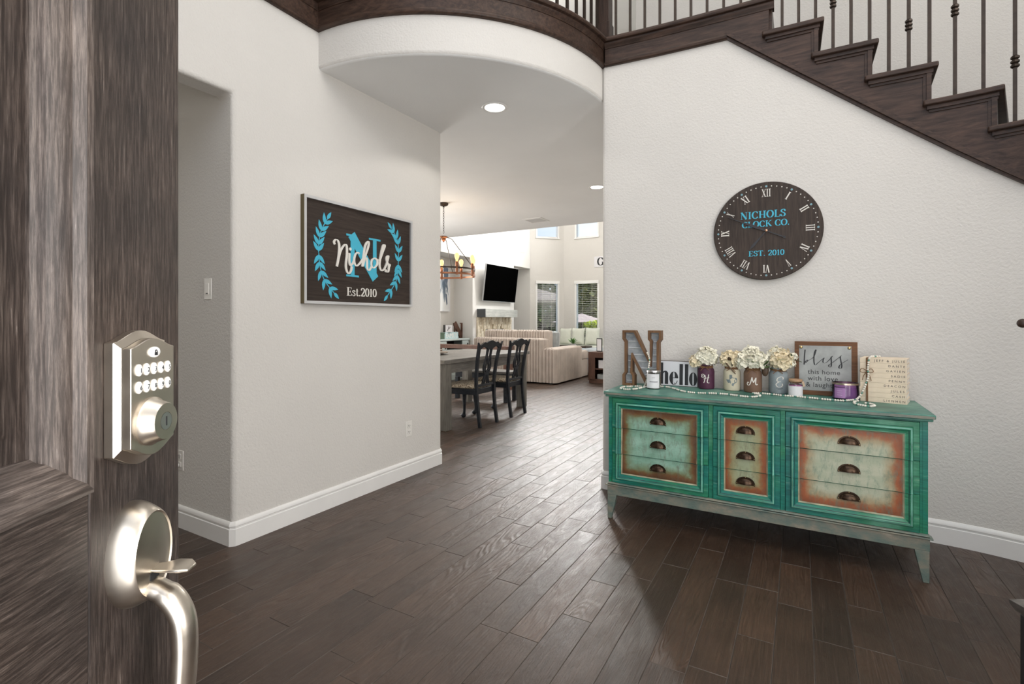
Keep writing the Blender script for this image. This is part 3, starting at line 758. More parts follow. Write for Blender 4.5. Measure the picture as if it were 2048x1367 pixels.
# ------------------------------------------------------------------ front door with keypad lock and handle set
def door_mat(name, axis, lightened=False):
    m, n, l, b = new_mat(name); setp(b, rough=.42, spec=.45)
    sc = [42]*3; sc[axis] = 2.2
    mp = coords(n, l, 'Object', sc); t = noise(n, l, mp, 9.0, 10, .75, .2)
    mp2 = coords(n, l, 'Object'); t2 = noise(n, l, mp2, 7, 4)
    r = ramp(n, l, t.outputs['Fac'], [(.25,(.012,.0085,.007)),(.46,(.026,.0185,.0155)),(.60,(.075,.058,.049)),(.78,(.30,.26,.235))] if not lightened else [(.25,(.018,.014,.012)),(.46,(.055,.043,.037)),(.62,(.15,.123,.108)),(.78,(.42,.38,.35))])  # lighter ramp paints edge highlights as well as wear onto the moulding
    r2 = ramp(n, l, t2.outputs['Fac'], [(.35,(.55,.55,.58)),(.7,(1.4,1.35,1.3))])
    mx = n.new('ShaderNodeMixRGB'); mx.blend_type = 'MULTIPLY'; mx.inputs[0].default_value = .8
    l.new(r.outputs[0], mx.inputs[1]); l.new(r2.outputs[0], mx.inputs[2]); l.new(mx.outputs[0], b.inputs['Base Color'])
    bump(n, l, b, t.outputs['Fac'], .3, .0015); return m
M_DOORM = door_mat('highlit_door_moulding', 2, True); M_DOORN = door_mat('highlit_door_moulding_cross', 0, True); M_DOORV = door_mat('weathered_door_wood_upright', 2); M_DOORH = door_mat('weathered_door_wood_cross', 0)
M_KEYW = plain('white_key', (.78,.78,.76), .4)
M_STEEL = plain('bright_steel', (.62,.62,.62), .3, 1.0)
dd = Vector((-.5468, .839)).normalized()
hx = Vector((-.3031, -.175))-dd*.33
dr = struct_root('door_1', 'weathered dark brown wooden front door standing open at left with nickel keypad lock')
dr.location = (hx.x, hx.y, 0); dr.rotation_euler = (0,0,math.atan2(dd.y, dd.x))
TH = .045
MB().box(.773, .903, 0, TH, .01, 2.42).build('stile', M_DOORV, dr, bevel=.002)
MB().box(0, .13, 0, TH, .01, 2.42).build('stile', M_DOORV, dr, bevel=.002)
for z0, z1 in ((.01,.25),(.845,1.088),(2.25,2.42)): MB().box(.1302, .7728, 0, TH, z0, z1).build('rail', M_DOORH, dr, bevel=.002)
DM = [(-.0,-.02),(-.0,.004),(.004,.007),(.011,.0065),(.015,.003),(.018,.0),(.024,-.001),(.034,-.008),(.036,-.014),(.04,-.016),(.04,-.02)]
for z0, z1 in ((1.088,2.25),(.25,.845)):
    mb = MB().box(.165, .738, .019, .03, z0+.035, z1-.035); 
    frame_profile(.185, .718, z0+.06, z1-.06, [(0,-.02),(0,-.019),(.05,-.007),(.05,-.02)], FRONT, mb)
    mb.box(.235, .668, .007, .02, z0+.11, z1-.11); mb.build('panel', M_DOORV, dr)
    cs = [(.13,z0,1,1),(.773,z0,-1,1),(.773,z1,-1,-1),(.13,z1,1,-1)]
    for q in range(4):
        vs = []; k = len(DM)
        for cx, cz, sx_, sz_ in (cs[q], cs[(q+1)%4]): vs += [FRONT(cx+sx_*a_, cz+sz_*a_, d_) for a_, d_ in DM]
        MB().add(vs, [(i,(i+1)%k,k+(i+1)%k,k+i) for i in range(k)]).build('moulding', M_DOORN if q % 2 == 0 else M_DOORM, dr, smooth=30)
# keypad lock
def arch(x0, x1, z0, z1, up, dn, n=12):
    xm, hw = (x0+x1)/2, (x1-x0)/2
    top = [(x1-2*hw*k/n, z1+up*(math.sin(PI*k/n))**1.6) for k in range(n+1)]
    bot = [(x0+2*hw*k/n, z0-dn*(math.sin(PI*k/n))**1.2) for k in range(n+1)]
    return bot+top
lk = MB()
lk.flat(arch(.789,.862,1.113,1.219,.011,.014), 0, .009, FRONT)
a1, a2 = arch(.789,.862,1.113,1.219,.011,.014), arch(.7935,.8575,1.1195,1.2135,.009,.012)
n_ = len(a1); vs = [FRONT(x,z,.009) for x,z in a1]+[FRONT(x,z,.013) for x,z in a2]
lk.add(vs, [(i,(i+1)%n_,n_+(i+1)%n_,n_+i) for i in range(n_)])
lk.flat(a2, .013, .0215, FRONT)
lock = lk.build('keypad_lock', M_NICKEL, dr, smooth=25, bevel=.0008); lock['label'] = 'satin nickel keypad lock with white number buttons'
RY = Matrix.Rotation(PI/2, 4, 'X')
def onface(x, z, d): return Matrix.Translation((x, -d, z)) @ RY
cylm = MB().lathe([(.0235,0),(.0235,.003),(.021,.006),(.0185,.014),(.0175,.0155),(.009,.0155),(.009,.0148)], 40, onface(.8215,1.141,.0205))
cyl = cylm.build('lock_cylinder', M_NICKEL, lock)
MB().lathe([(.0085,0),(.0085,.0005),(.0001,.0005)], 20, onface(.8215,1.141,.0356)).box(.8207,.8223,-.0364,-.036,1.1365,1.1455,1).build('key_plug', [M_STEEL, M_INK], lock)
DIG = '1234567890'
bt = None
for i in range(10):
    x = .8035+.0107*(i % 5); z = 1.1925-.0165*(i//5)
    if bt is None: bt = o = MB().lathe([(.0043,0),(.0043,.0012),(.0030,.0024),(.0001,.0027)], 16, RY, 0, 1, 1).build('key_button', M_KEYW, lock)
    else: o = bt.copy(); C.objects.link(o); o.parent = lock
    o.location = (x, -.0213, z); o.scale = (1,1,1.35)
    type_text('digit', DIG[i], .0062, M_INK, lock, (x-.0017, -.0243, z-.0022), depth=.0001)
MB().lathe([(.0085,0),(.0085,.0012),(.006,.0022),(.0001,.0025)], 24, onface(.8255,1.2085,.0213), 0, 1, .62).build('lock_button', M_KEYW, lock)
MB().flat([(.8235,1.2055),(.8275,1.2055),(.8275,1.2085),(.8235,1.2085)], .0236,.0241, FRONT).ribbon(oval(.8255,1.2085,.0014,.0022,0,180,8), .0007, .0236,.0241, FRONT).build('lock_symbol', M_INK, lock)
# handle set
hz = 1.010; hxx = .8245
ro = MB().lathe([(1.0,0),(1.0,.0035),(.985,.007),(.955,.011),(.91,.0155),(.865,.0195),(.82,.0225),(.80,.0232),(.785,.0226),(.77,.0218),(.4,.0228),(.0001,.023)], 64, onface(hxx,hz,0) @ Matrix.Diagonal((.0345,.0515,1,1)))
hs_ = ro.build('door_handle', M_NICKEL, dr, smooth=25); hs_['label'] = 'satin nickel thumb latch handle'
mb = MB()
tp = [(.014,-.0004),(.028,.0),(.040,.0015),(.051,.001),(.058,-.001)]; tw = [.006,.009,.0125,.0125,.007]
vs = []; fs = []
for (d, dz), w_ in zip(tp, tw):
    for sx_, t_ in ((-1,0),(1,0),(1,.003),(-1,.003)): vs.append((hxx+.002+sx_*w_, -d, .993+dz+t_))
for i in range(4):
    for j in range(4): fs.append((i*4+j, i*4+(j+1)%4, i*4+4+(j+1)%4, i*4+4+j))
fs += [(3,2,1,0),(16,17,18,19)]
mb.add(vs, fs); mb.build('thumb_latch', M_NICKEL, hs_, bevel=.001)
MB().box(hxx-.0065,hxx+.0065,-.0232,-.0224,.985,.992).build('latch_slot', M_INK, hs_, smooth=0)
gp = smooth_pts([(hxx,-.012,.977),(hxx,-.026,.974),(hxx,-.040,.964),(hxx,-.0495,.946),(hxx,-.052,.92),(hxx,-.050,.88),(hxx,-.045,.84),(hxx,-.041,.80),(hxx,-.036,.765),(hxx,-.022,.745),(hxx,-.002,.742)], 5)
MB().tube(gp, [.0095]*8+[.0105]*(len(gp)-8), 16, up=(1,0,0), flat=1.35).build('grip', M_NICKEL, hs_)
MB().lathe([(.019,0),(.019,.003),(.015,.006),(.0001,.006)], 24, onface(hxx,.742,0)).build('lower_rosette', M_NICKEL, hs_)

# ------------------------------------------------------------------ switch, outlets, ceiling lights, vent
M_PLATE = plain('white_plastic', (.74,.72,.68), .4)
M_SLOT = plain('dark_slot', (.03,.03,.03), .6)
sw = thing('light_switch', 'white rocker light switch on the wall inside the side opening', 'light switch', (-2.938,1.612,1.418))
MB().box(-.036,.036,-.006,0,-.06,.06).build('cover_plate', M_PLATE, sw, bevel=.002)
MB().box(-.017,.017,-.010,-.006,-.033,.033).build('rocker', M_PLATE, sw, bevel=.0015)
MB().box(-.010,.010,-.0108,-.010,-.028,-.022).build('indicator', M_SLOT, sw, smooth=0)
def outlet(label, loc, rz, plug=False):
    t = thing('wall_outlet', label, 'outlet', loc, rz)
    MB().box(-.036,.036,-.006,0,-.06,.06).build('cover_plate', M_PLATE, t, bevel=.002)
    for dz in (.024,-.024):
        s_ = MB().box(-.017,.017,-.009,-.006,dz-.016,dz+.016).build('socket', M_PLATE, t, bevel=.003)
        MB().box(-.009,-.006,-.0096,-.009,dz-.002,dz+.008).box(.006,.009,-.0096,-.009,dz-.002,dz+.007).box(-.003,.003,-.0096,-.009,dz-.011,dz-.006).build('slot', M_SLOT, s_, smooth=0)
    if plug:
        MB().lathe([(.012,0),(.013,.012),(.009,.022),(.0001,.026)], 16, Matrix.Translation((-.012,-.009,-.03)) @ RY).build('plug_cover', M_PLATE, t)
outlet('white outlet with a round plug on the wall inside the side opening', (-3.237,1.612,.398), 0, True)
outlet('white outlet low on the wall below the framed sign', (-2.7,3.03,.378), PI/2)
M_LIGHT = glow('lit_diffuser', (1,.97,.92), 6.0)
def downlight(loc, label):
    t = thing('recessed_light', label, 'ceiling light', loc, 0, 'recessed ceiling lights')
    MB().lathe([(.073,.002),(.078,-.004),(.094,-.006),(.1,-.002),(.1,.003),(.073,.003)], 40, caps=False).build('trim_ring', M_TRIM, t)
    MB().lathe([(.0001,-.0015),(.074,-.0015),(.074,.003)], 40).build('diffuser', M_LIGHT, t)
    lamp('recessed_lamp', 'SPOT', (loc[0],loc[1],loc[2]-.02), (0,0,0), 14, (1,.95,.88), rad=.07).data.spot_size = 2.4
downlight((-2.02,3.235,ZC), 'lit round recessed light in the curved soffit above the hall')
downlight((-2.15,5.79,ZC), 'lit round recessed light further down the hall beside the wall corner')
vt = thing('ceiling_vent', 'white louvred air vent in the hall ceiling', 'vent', (-3.71,7.2,ZC), 0)
mb = MB(); frame_profile(-.17,.17,-.17,.17,[(0,0),(0,.006),(.006,.01),(.03,.01),(.03,0)], lambda x,y,d:(x,y,-d), mb); mb.build('frame', M_TRIM, vt)
for k in range(10): MB().box(-.14,.14,-.012,.012,-.0015,.0015).build('louvre', M_TRIM, vt, (0,-.125+k*.028,-.004), (.6,0,0), smooth=0)
MB().box(-.142,.142,-.142,.142,.0,.001).build('backing', M_SLOT, vt, smooth=0)

# ------------------------------------------------------------------ framed name sign
M_SIGNW = wood('sign_board_wood', (.018,.012,.009), (.055,.040,.032), 0, 5, .6, .2, 'Object', 16)
M_SILVER = plain('brushed_silver_frame', (.58,.58,.58), .4, .3)
M_FRAMESIDE = plain('olive_gilt_frame_side', (.09,.065,.02), .45)
M_TEAL = plain('turquoise_paint', (.055,.42,.58), .55); M_CREAMP = plain('cream_paint', (.72,.69,.64), .6)
sg = thing('wall_sign', 'framed dark wood name sign with turquoise laurel on the left wall', 'sign', (-2.7,2.54,1.345), PI/2)
MB().box(-.485,.485,-.02,-.004,.012,.668).build('board', M_SIGNW, sg)
FP = [(0,0),(0,.034),(.004,.036),(.013,.036),(.015,.034),(.015,.018),(.03,.018),(.03,0)]
def bar(mb, x0, x1, z0, z1, w, d, m=0): pass
for nm, seg_ in (('frame_bar',0),('frame_bar',1),('frame_bar',2),('frame_bar',3)):
    cs = [(-.5,0,1,1),(.5,0,-1,1),(.5,.68,-1,-1),(-.5,.68,1,-1)]
    prof = [(0,0),(0,.036),(.018,.036),(.018,0)]
    a, b = cs[seg_], cs[(seg_+1)%4]; vs = []
    for cx, cz, sx_, sz_ in (a, b):
        for q, d in prof: vs.append(FRONT(cx+sx_*q, cz+sz_*q, d))
    mb = MB().add(vs, [(0,1,5,4)], 1).add(vs, [(1,2,6,5),(2,3,7,6),(3,0,4,7),(0,3,2,1),(4,5,6,7)], 0)
    mb.build(nm, [M_SILVER, M_FRAMESIDE], sg, smooth=0)
mb = MB(); serif(mb, '#', -.15-.02, .195, .29, .02, .0222, FRONT, .345, 0, 1.0); mb.build('letter', M_TEAL, sg, smooth=0)
NICH = [[(-0.254,0.398),(-0.261,0.414),(-0.248,0.43),(-0.23,0.426),(-0.218,0.393),(-0.223,0.324),(-0.238,0.253)],[(-0.238,0.253),(-0.21,0.353),(-0.175,0.404),(-0.156,0.401),(-0.153,0.346),(-0.162,0.268),(-0.153,0.227),(-0.135,0.215),(-0.117,0.237),(-0.111,0.266)],[(-0.131,0.355),(-0.132,0.299),(-0.122,0.271),(-0.102,0.288),(-0.087,0.318)],[(-0.043,0.358),(-0.057,0.367),(-0.081,0.347),(-0.09,0.303),(-0.071,0.273),(-0.039,0.293),(-0.012,0.326)],[(-0.015,0.273),(-0.001,0.378),(0.019,0.438),(0.043,0.456),(0.04,0.419),(0.004,0.335),(-0.015,0.273)],[(-0.01,0.283),(0.007,0.328),(0.023,0.337),(0.028,0.308),(0.03,0.265),(0.048,0.252),(0.072,0.283)],[(0.103,0.345),(0.075,0.328),(0.07,0.29),(0.092,0.273),(0.126,0.302),(0.123,0.336),(0.103,0.345),(0.123,0.334),(0.154,0.339)],[(0.154,0.339),(0.182,0.399),(0.204,0.447),(0.185,0.445),(0.161,0.367),(0.15,0.298),(0.169,0.26),(0.2,0.278),(0.224,0.32)],[(0.224,0.32),(0.241,0.374),(0.222,0.364),(0.224,0.335),(0.245,0.299),(0.238,0.259),(0.213,0.257),(0.217,0.272)],[(0.239,0.276),(0.259,0.316)]]
mb = MB()
for i, s_ in enumerate(NICH): stroke(mb, s_, .0055, .0185, .0195, .0245+.0004*i, FRONT, 8)
disc(mb, -.123, .383, .011, .02, .0245, FRONT); mb.build('script_lettering', M_CREAMP, sg, smooth=0)
mb = MB(); serif(mb, 'Est.2010', -.155, .063, .058, .02, .0225, FRONT, .28, 0, 1.1); mb.build('lettering', M_CREAMP, sg, smooth=0)
def leaf_poly(x, z, ang, L, w):
    pts = []
    for k in range(7): t = k/6; pts.append((L*t, w*math.sin(PI*t**.8)))
    for k in range(5, 0, -1): t = k/6; pts.append((L*t, -w*math.sin(PI*t**.8)))
    c, s = math.cos(ang), math.sin(ang); return [(x+a*c-b*s, z+a*s+b*c) for a, b in pts]
for path, n in (([(-0.383,0.329),(-0.379,0.405),(-0.359,0.48),(-0.315,0.555)],5),([(-0.381,0.326),(-0.371,0.242),(-0.335,0.152),(-0.262,0.078)],5),([(0.351,0.329),(0.354,0.451),(0.331,0.526),(0.28,0.585)],5),([(0.351,0.329),(0.348,0.262),(0.32,0.181),(0.238,0.082)],5)):
    P = smooth_pts(path, 10); MB().ribbon(P, .006, .02, .022, FRONT).build('laurel_stem', M_TEAL, sg, smooth=0)
    for k in range(n):
        i = int(len(P)*(k+.35)/(n+.3)); t = (P[min(i+1,len(P)-1)]-P[i-1]).normalized(); a = math.atan2(t.y, t.x)
        for sgn in (-1,1): MB().flat(leaf_poly(P[i].x, P[i].y, a+sgn*.62, .072, .0125), .02, .0222, FRONT).build('leaf', M_TEAL, sg, smooth=0)
    t = (P[-1]-P[-3]).normalized(); MB().flat(leaf_poly(P[-1].x, P[-1].y, math.atan2(t.y,t.x), .06, .012), .02, .0222, FRONT).build('leaf', M_TEAL, sg, smooth=0)

# ------------------------------------------------------------------ wall clock
M_CLOCKW = wood('clock_face_wood', (.022,.016,.013), (.075,.055,.044), 2, 5, .6, .2, 'Object', 16)
M_DOT = plain('blue_grey_dot', (.19,.34,.40), .6); M_HAND = plain('black_hand', (.02,.02,.025), .4)
cp, ct, cn = at(sX(-.191))
ck = thing('wall_clock', 'round dark wood wall clock with roman numerals above the teal dresser', 'clock', (cp.x, cp.y-.002, 1.81), math.atan2(ct.y, ct.x))
MB().lathe([(.306,0),(.311,.003),(.313,.02),(.309,.025),(.0001,.025)], 72, RY).build('clock_face', M_CLOCKW, ck)
ROM = ['XII','I','II','III','IV','V','VI','VII','VIII','IX','X','XI']
for i, r_ in enumerate(ROM):
    a = math.radians(30*i); ca, sa = math.cos(a), math.sin(a)
    fn = lambda x, y, d, ca=ca, sa=sa: (x*ca+(y)*sa, -d, -x*sa+(y)*ca)
    wd = text_w(r_)*.030 if len(r_) > 1 else .016
    wd = min(wd, .062)
    mb = MB(); serif(mb, r_, -wd/2, .218, .048, .025, .0268, fn, wd, 0, 1.25 if len(r_) < 3 else 1.0); mb.build('numeral', M_CREAMP, ck, smooth=0)
dp = None; dq = None
for i in range(60):
    a = math.radians(6*i); x, z = .284*math.sin(a), .284*math.cos(a)
    if i % 5 == 0:
        if dq is None: dq = o = MB().lathe([(.0065,0),(.0065,.0018),(.0001,.0018)], 14, RY).build('hour_dot', M_DOT, ck)
        else: o = dq.copy(); C.objects.link(o); o.parent = ck
    else:
        if dp is None: dp = o = MB().lathe([(.0035,0),(.0035,.0018),(.0001,.0018)], 10, RY).build('minute_dot', M_CREAMP, ck)
        else: o = dp.copy(); C.objects.link(o); o.parent = ck
    o.location = (x, -.025, z)
for s_, x0, w_, y0, h_ in (('NICHOLS',-.152,.262,.084,.045),('CLOCK CO.',-.142,.272,.028,.038),('EST. 2010',-.104,.206,-.158,.034)):
    mb = MB(); serif(mb, s_, x0, y0, h_, .025, .0268, FRONT, w_, 0, 1.15); mb.build('lettering', M_TEAL, ck, smooth=0)
mb = MB()
hd = Vector((-.231,.108)); hl = hd.length; hd /= hl; hn = Vector((-hd.y, hd.x))
def handpoly(prof): return [tuple(hd*a+hn*b) for a, b in prof]+[tuple(hd*a-hn*b) for a, b in reversed(prof)]
mb.flat(handpoly([(-.112,.004),(-.02,.003),(.03,.007),(.09,.009),(.16,.003),(.255,.0012)]), .031, .033, FRONT)
disc(mb, *(hd*-.112), .008, .031, .033, FRONT); mb.build('minute_hand', M_HAND, ck, smooth=0)
hd = Vector((-.092,-.110)).normalized(); hn = Vector((-hd.y, hd.x))
mb = MB().flat(handpoly([(-.03,.004),(.05,.003),(.08,.006),(.12,.009),(.15,.001)]), .028, .030, FRONT); mb.build('hour_hand', M_HAND, ck, smooth=0)
MB().lathe([(.008,.025),(.008,.036),(.003,.039),(.0001,.039)], 16, RY).build('centre_pin', plain('copper_pin', (.5,.3,.2), .3, 1.0), ck)
# ------------------------------------------------------------------ painted dresser
def teal_mat(name, light=False):
    m, n, l, b = new_mat(name); setp(b, rough=.42, spec=.45)
    mp = coords(n, l, 'Object', (1,1,1)); mg = coords(n, l, 'Object', (1.2,8,14))
    t = noise(n, l, mp, 2.6, 4, .6, .5); g = noise(n, l, mg, 6, 7, .7)
    if light: st = [(.3,(.022,.095,.08)),(.5,(.07,.22,.17)),(.7,(.19,.36,.28))]
    else: st = [(.28,(.004,.10,.11)),(.45,(.010,.19,.14)),(.58,(.022,.21,.105)),(.75,(.12,.34,.23))]
    r = ramp(n, l, t.outputs['Fac'], st); gr = ramp(n, l, g.outputs['Fac'], [(.33,(.4,.44,.44)),(.6,(1.1,1.1,1.1))])
    mx = n.new('ShaderNodeMixRGB'); mx.blend_type = 'MULTIPLY'; mx.inputs[0].default_value = .75
    l.new(r.outputs[0], mx.inputs[1]); l.new(gr.outputs[0], mx.inputs[2])
    w = ramp(n, l, g.outputs['Fac'], [(.58,(0,0,0)),(.78,(.5,.5,.5))]); mx2 = n.new('ShaderNodeMixRGB'); l.new(w.outputs[0], mx2.inputs[0]); l.new(mx.outputs[0], mx2.inputs[1]); mx2.inputs[2].default_value = (.42,.44,.36,1)
    l.new(mx2.outputs[0], b.inputs['Base Color']); bump(n, l, b, g.outputs['Fac'], .15, .001); return m
M_TEALP = teal_mat('distressed_teal_paint'); M_TEALT = teal_mat('worn_teal_top', True)
def worn_mat():
    m, n, l, b = new_mat('worn_grey_green_base'); setp(b, rough=.5)
    mp = coords(n, l, 'Object', (3,6,6)); t = noise(n, l, mp, 3, 7, .7)
    r = ramp(n, l, t.outputs['Fac'], [(.25,(.03,.09,.085)),(.45,(.13,.17,.145)),(.62,(.24,.22,.17)),(.8,(.45,.41,.33))]); l.new(r.outputs[0], b.inputs['Base Color']); return m
M_WORN = worn_mat()
def patina_mat(name, rust1, rust2, mid, pale, light, stain):
    m, n, l, b = new_mat(name); setp(b, rough=.42)
    at_ = n.new('ShaderNodeAttribute'); at_.attribute_name = 'edge'
    mp = coords(n, l, 'World', (1,1,1)); t = noise(n, l, mp, 8, 6, .65); mg = coords(n, l, 'World', (12,12,4)); g = noise(n, l, mg, 3.5, 8, .75, .4); big = noise(n, l, coords(n, l, 'World', (3,3,7)), 2.2, 4, .6)
    ad = n.new('ShaderNodeMath'); ad.operation = 'MULTIPLY_ADD'; ad.inputs[1].default_value = .10; l.new(t.outputs['Fac'], ad.inputs[0]); l.new(at_.outputs['Fac'], ad.inputs[2])
    sb = n.new('ShaderNodeMath'); sb.operation = 'SUBTRACT'; sb.inputs[1].default_value = .047; l.new(ad.outputs[0], sb.inputs[0])
    ml = n.new('ShaderNodeMath'); ml.operation = 'MULTIPLY'; ml.inputs[1].default_value = 6.5; l.new(sb.outputs[0], ml.inputs[0])
    c_ = ramp(n, l, big.outputs['Fac'], [(.35,pale),(.65,light)])
    e_ = ramp(n, l, ml.outputs[0], [(.0,rust1),(.14,rust2),(.30,mid)])
    f_ = ramp(n, l, ml.outputs[0], [(.22,(0,0,0)),(.55,(1,1,1))])
    m1 = n.new('ShaderNodeMixRGB'); l.new(f_.outputs[0], m1.inputs[0]); l.new(e_.outputs[0], m1.inputs[1]); l.new(c_.outputs[0], m1.inputs[2])
    sp = ramp(n, l, g.outputs['Fac'], [(.48,(0,0,0)),(.75,(.85,.85,.85))]); mx = n.new('ShaderNodeMixRGB'); l.new(sp.outputs[0], mx.inputs[0]); l.new(m1.outputs[0], mx.inputs[1]); mx.inputs[2].default_value = (*stain, 1)
    l.new(mx.outputs[0], b.inputs['Base Color']); bump(n, l, b, g.outputs['Fac'], .1, .001); return m
M_PATINAS = [patina_mat('turquoise_brown_patina', (.085,.035,.013), (.15,.07,.026), (.16,.19,.09), (.17,.33,.24), (.30,.50,.40), (.12,.10,.07)),
             patina_mat('orange_olive_patina', (.17,.05,.016), (.26,.075,.02), (.27,.22,.09), (.28,.32,.19), (.36,.40,.26), (.13,.11,.07)),
             patina_mat('rust_cream_patina', (.20,.055,.016), (.30,.085,.026), (.34,.24,.12), (.34,.38,.27), (.46,.47,.35), (.06,.16,.12))]
M_BRONZE = plain('aged_bronze', (.055,.034,.022), .33, .85, .5, 60); M_BRASS = plain('brass_screw', (.55,.42,.22), .3, 1.0)
DX, DY = -.2625, 3.035
ds = thing('dresser', 'distressed teal nine drawer dresser with rust edged drawer panels against the curved wall', 'dresser', (DX, DY, 0))
MB().box(-.81,.81,-.028,.472,.775,.796).box(-.802,.802,-.02,.466,.762,.775).build('dresser_top', M_TEALT, ds, bevel=.004)
MB().box(-.806,.806,-.0295,-.0281,.7765,.789).build('edge_band', M_WORN, ds, smooth=0)
mb = MB().box(-.785,-.765,.0,.465,.215,.762).box(.765,.785,.0,.465,.215,.762).box(-.765,.765,.455,.465,.215,.762).box(-.765,.765,.022,.455,.215,.225)
for a, b in ((-.765,-.762),(-.1925,-.1705),(.169,.191),(.755,.765)): mb.box(a, b, .002, .06, .2251, .762)
mb.box(-.765,.765,.004,.06,.7552,.762); mb.box(-.765,.765,.06,.07,.2251,.755); mb.build('carcass', M_TEALP, ds)
MB().box(-.802,.802,-.022,.03,.207,.214).sweep([(-.012,.214),(.012,.214),(.02,.2185),(.02,.2225),(.014,.2265),(-.012,.2265)][::1], [(-.79,0),(.79,0)]).build('base_bead', M_WORN, ds, bevel=.002)
MB().box(-.79,.79,-.014,.01,.150,.207).box(-.79,-.77,.01,.46,.150,.214).box(.77,.79,.01,.46,.150,.214).build('apron', M_WORN, ds, bevel=.002)
for sx_ in (-1,1):
    for yy, sy_ in ((-.014,1),(.46,-1)):
        vs = []
        for z, w_ in ((.1502,.056),(.0,.024)):
            x0, x1 = sx_*.788, sx_*(.788-w_); y0, y1 = yy, yy+sy_*w_*.9
            vs += [(x0,y0,z),(x1,y0,z),(x1,y1,z),(x0,y1,z)]
        MB().add(vs, [(0,1,2,3),(4,5,6,7),(0,1,5,4),(1,2,6,5),(2,3,7,6),(3,0,4,7)]).build('leg', M_WORN, ds, bevel=.002)
COLS = ((-.761,-.1935),(-.1695,.168),(.1919,.7539)); ZS = ((.5712,.7538),(.4112,.5688),(.228,.4088))
MPR = [(.024,0),(.025,.007),(.029,.013),(.036,.015),(.041,.013),(.044,.010),(.055,.006),(.059,.006),(.0615,.004),(.066,0)]
hproto = None
M_GLAZE_SHADE = plain('antique_glaze_and_shade', (.010,.045,.045), .45, var=.5, vscale=14); M_MINT = plain('rubbed_mint_highlight', (.13,.34,.26), .45, var=.45, vscale=10)  # antique glaze and rubbed edge, with recess shade and highlight painted in
M_LIP = plain('cream_rubbed_lip', (.30,.29,.19), .5, var=.4, vscale=18)
def cup_pull():
    mb = MB(); nu, nv = 16, 7; vs = []; fs = []
    for j in range(nv):
        w_ = PI/2*j/(nv-1)
        for i in range(nu+1):
            u_ = PI*i/nu; vs.append((.041*math.cos(u_)*math.sin(w_)+0, -.002-.021*math.cos(w_), .034*math.sin(u_)*math.sin(w_)))
    for j in range(nv-1):
        for i in range(nu): fs.append((j*(nu+1)+i, j*(nu+1)+i+1, (j+1)*(nu+1)+i+1, (j+1)*(nu+1)+i))
    mb.add(vs, fs)
    ring = [(.048*math.cos(PI*i/nu), .040*math.sin(PI*i/nu)) for i in range(nu+1)]+[(-.048,-.006),(-.038,-.004),(.038,-.004),(.048,-.006)]
    mb.flat(ring, 0, .002, FRONT)
    for x, z in ((-.0435,.001),(.0435,.001),(0,.0365)): mb.ball((x,-.0025,z), .0028, 8, 5, m=1)
    return mb
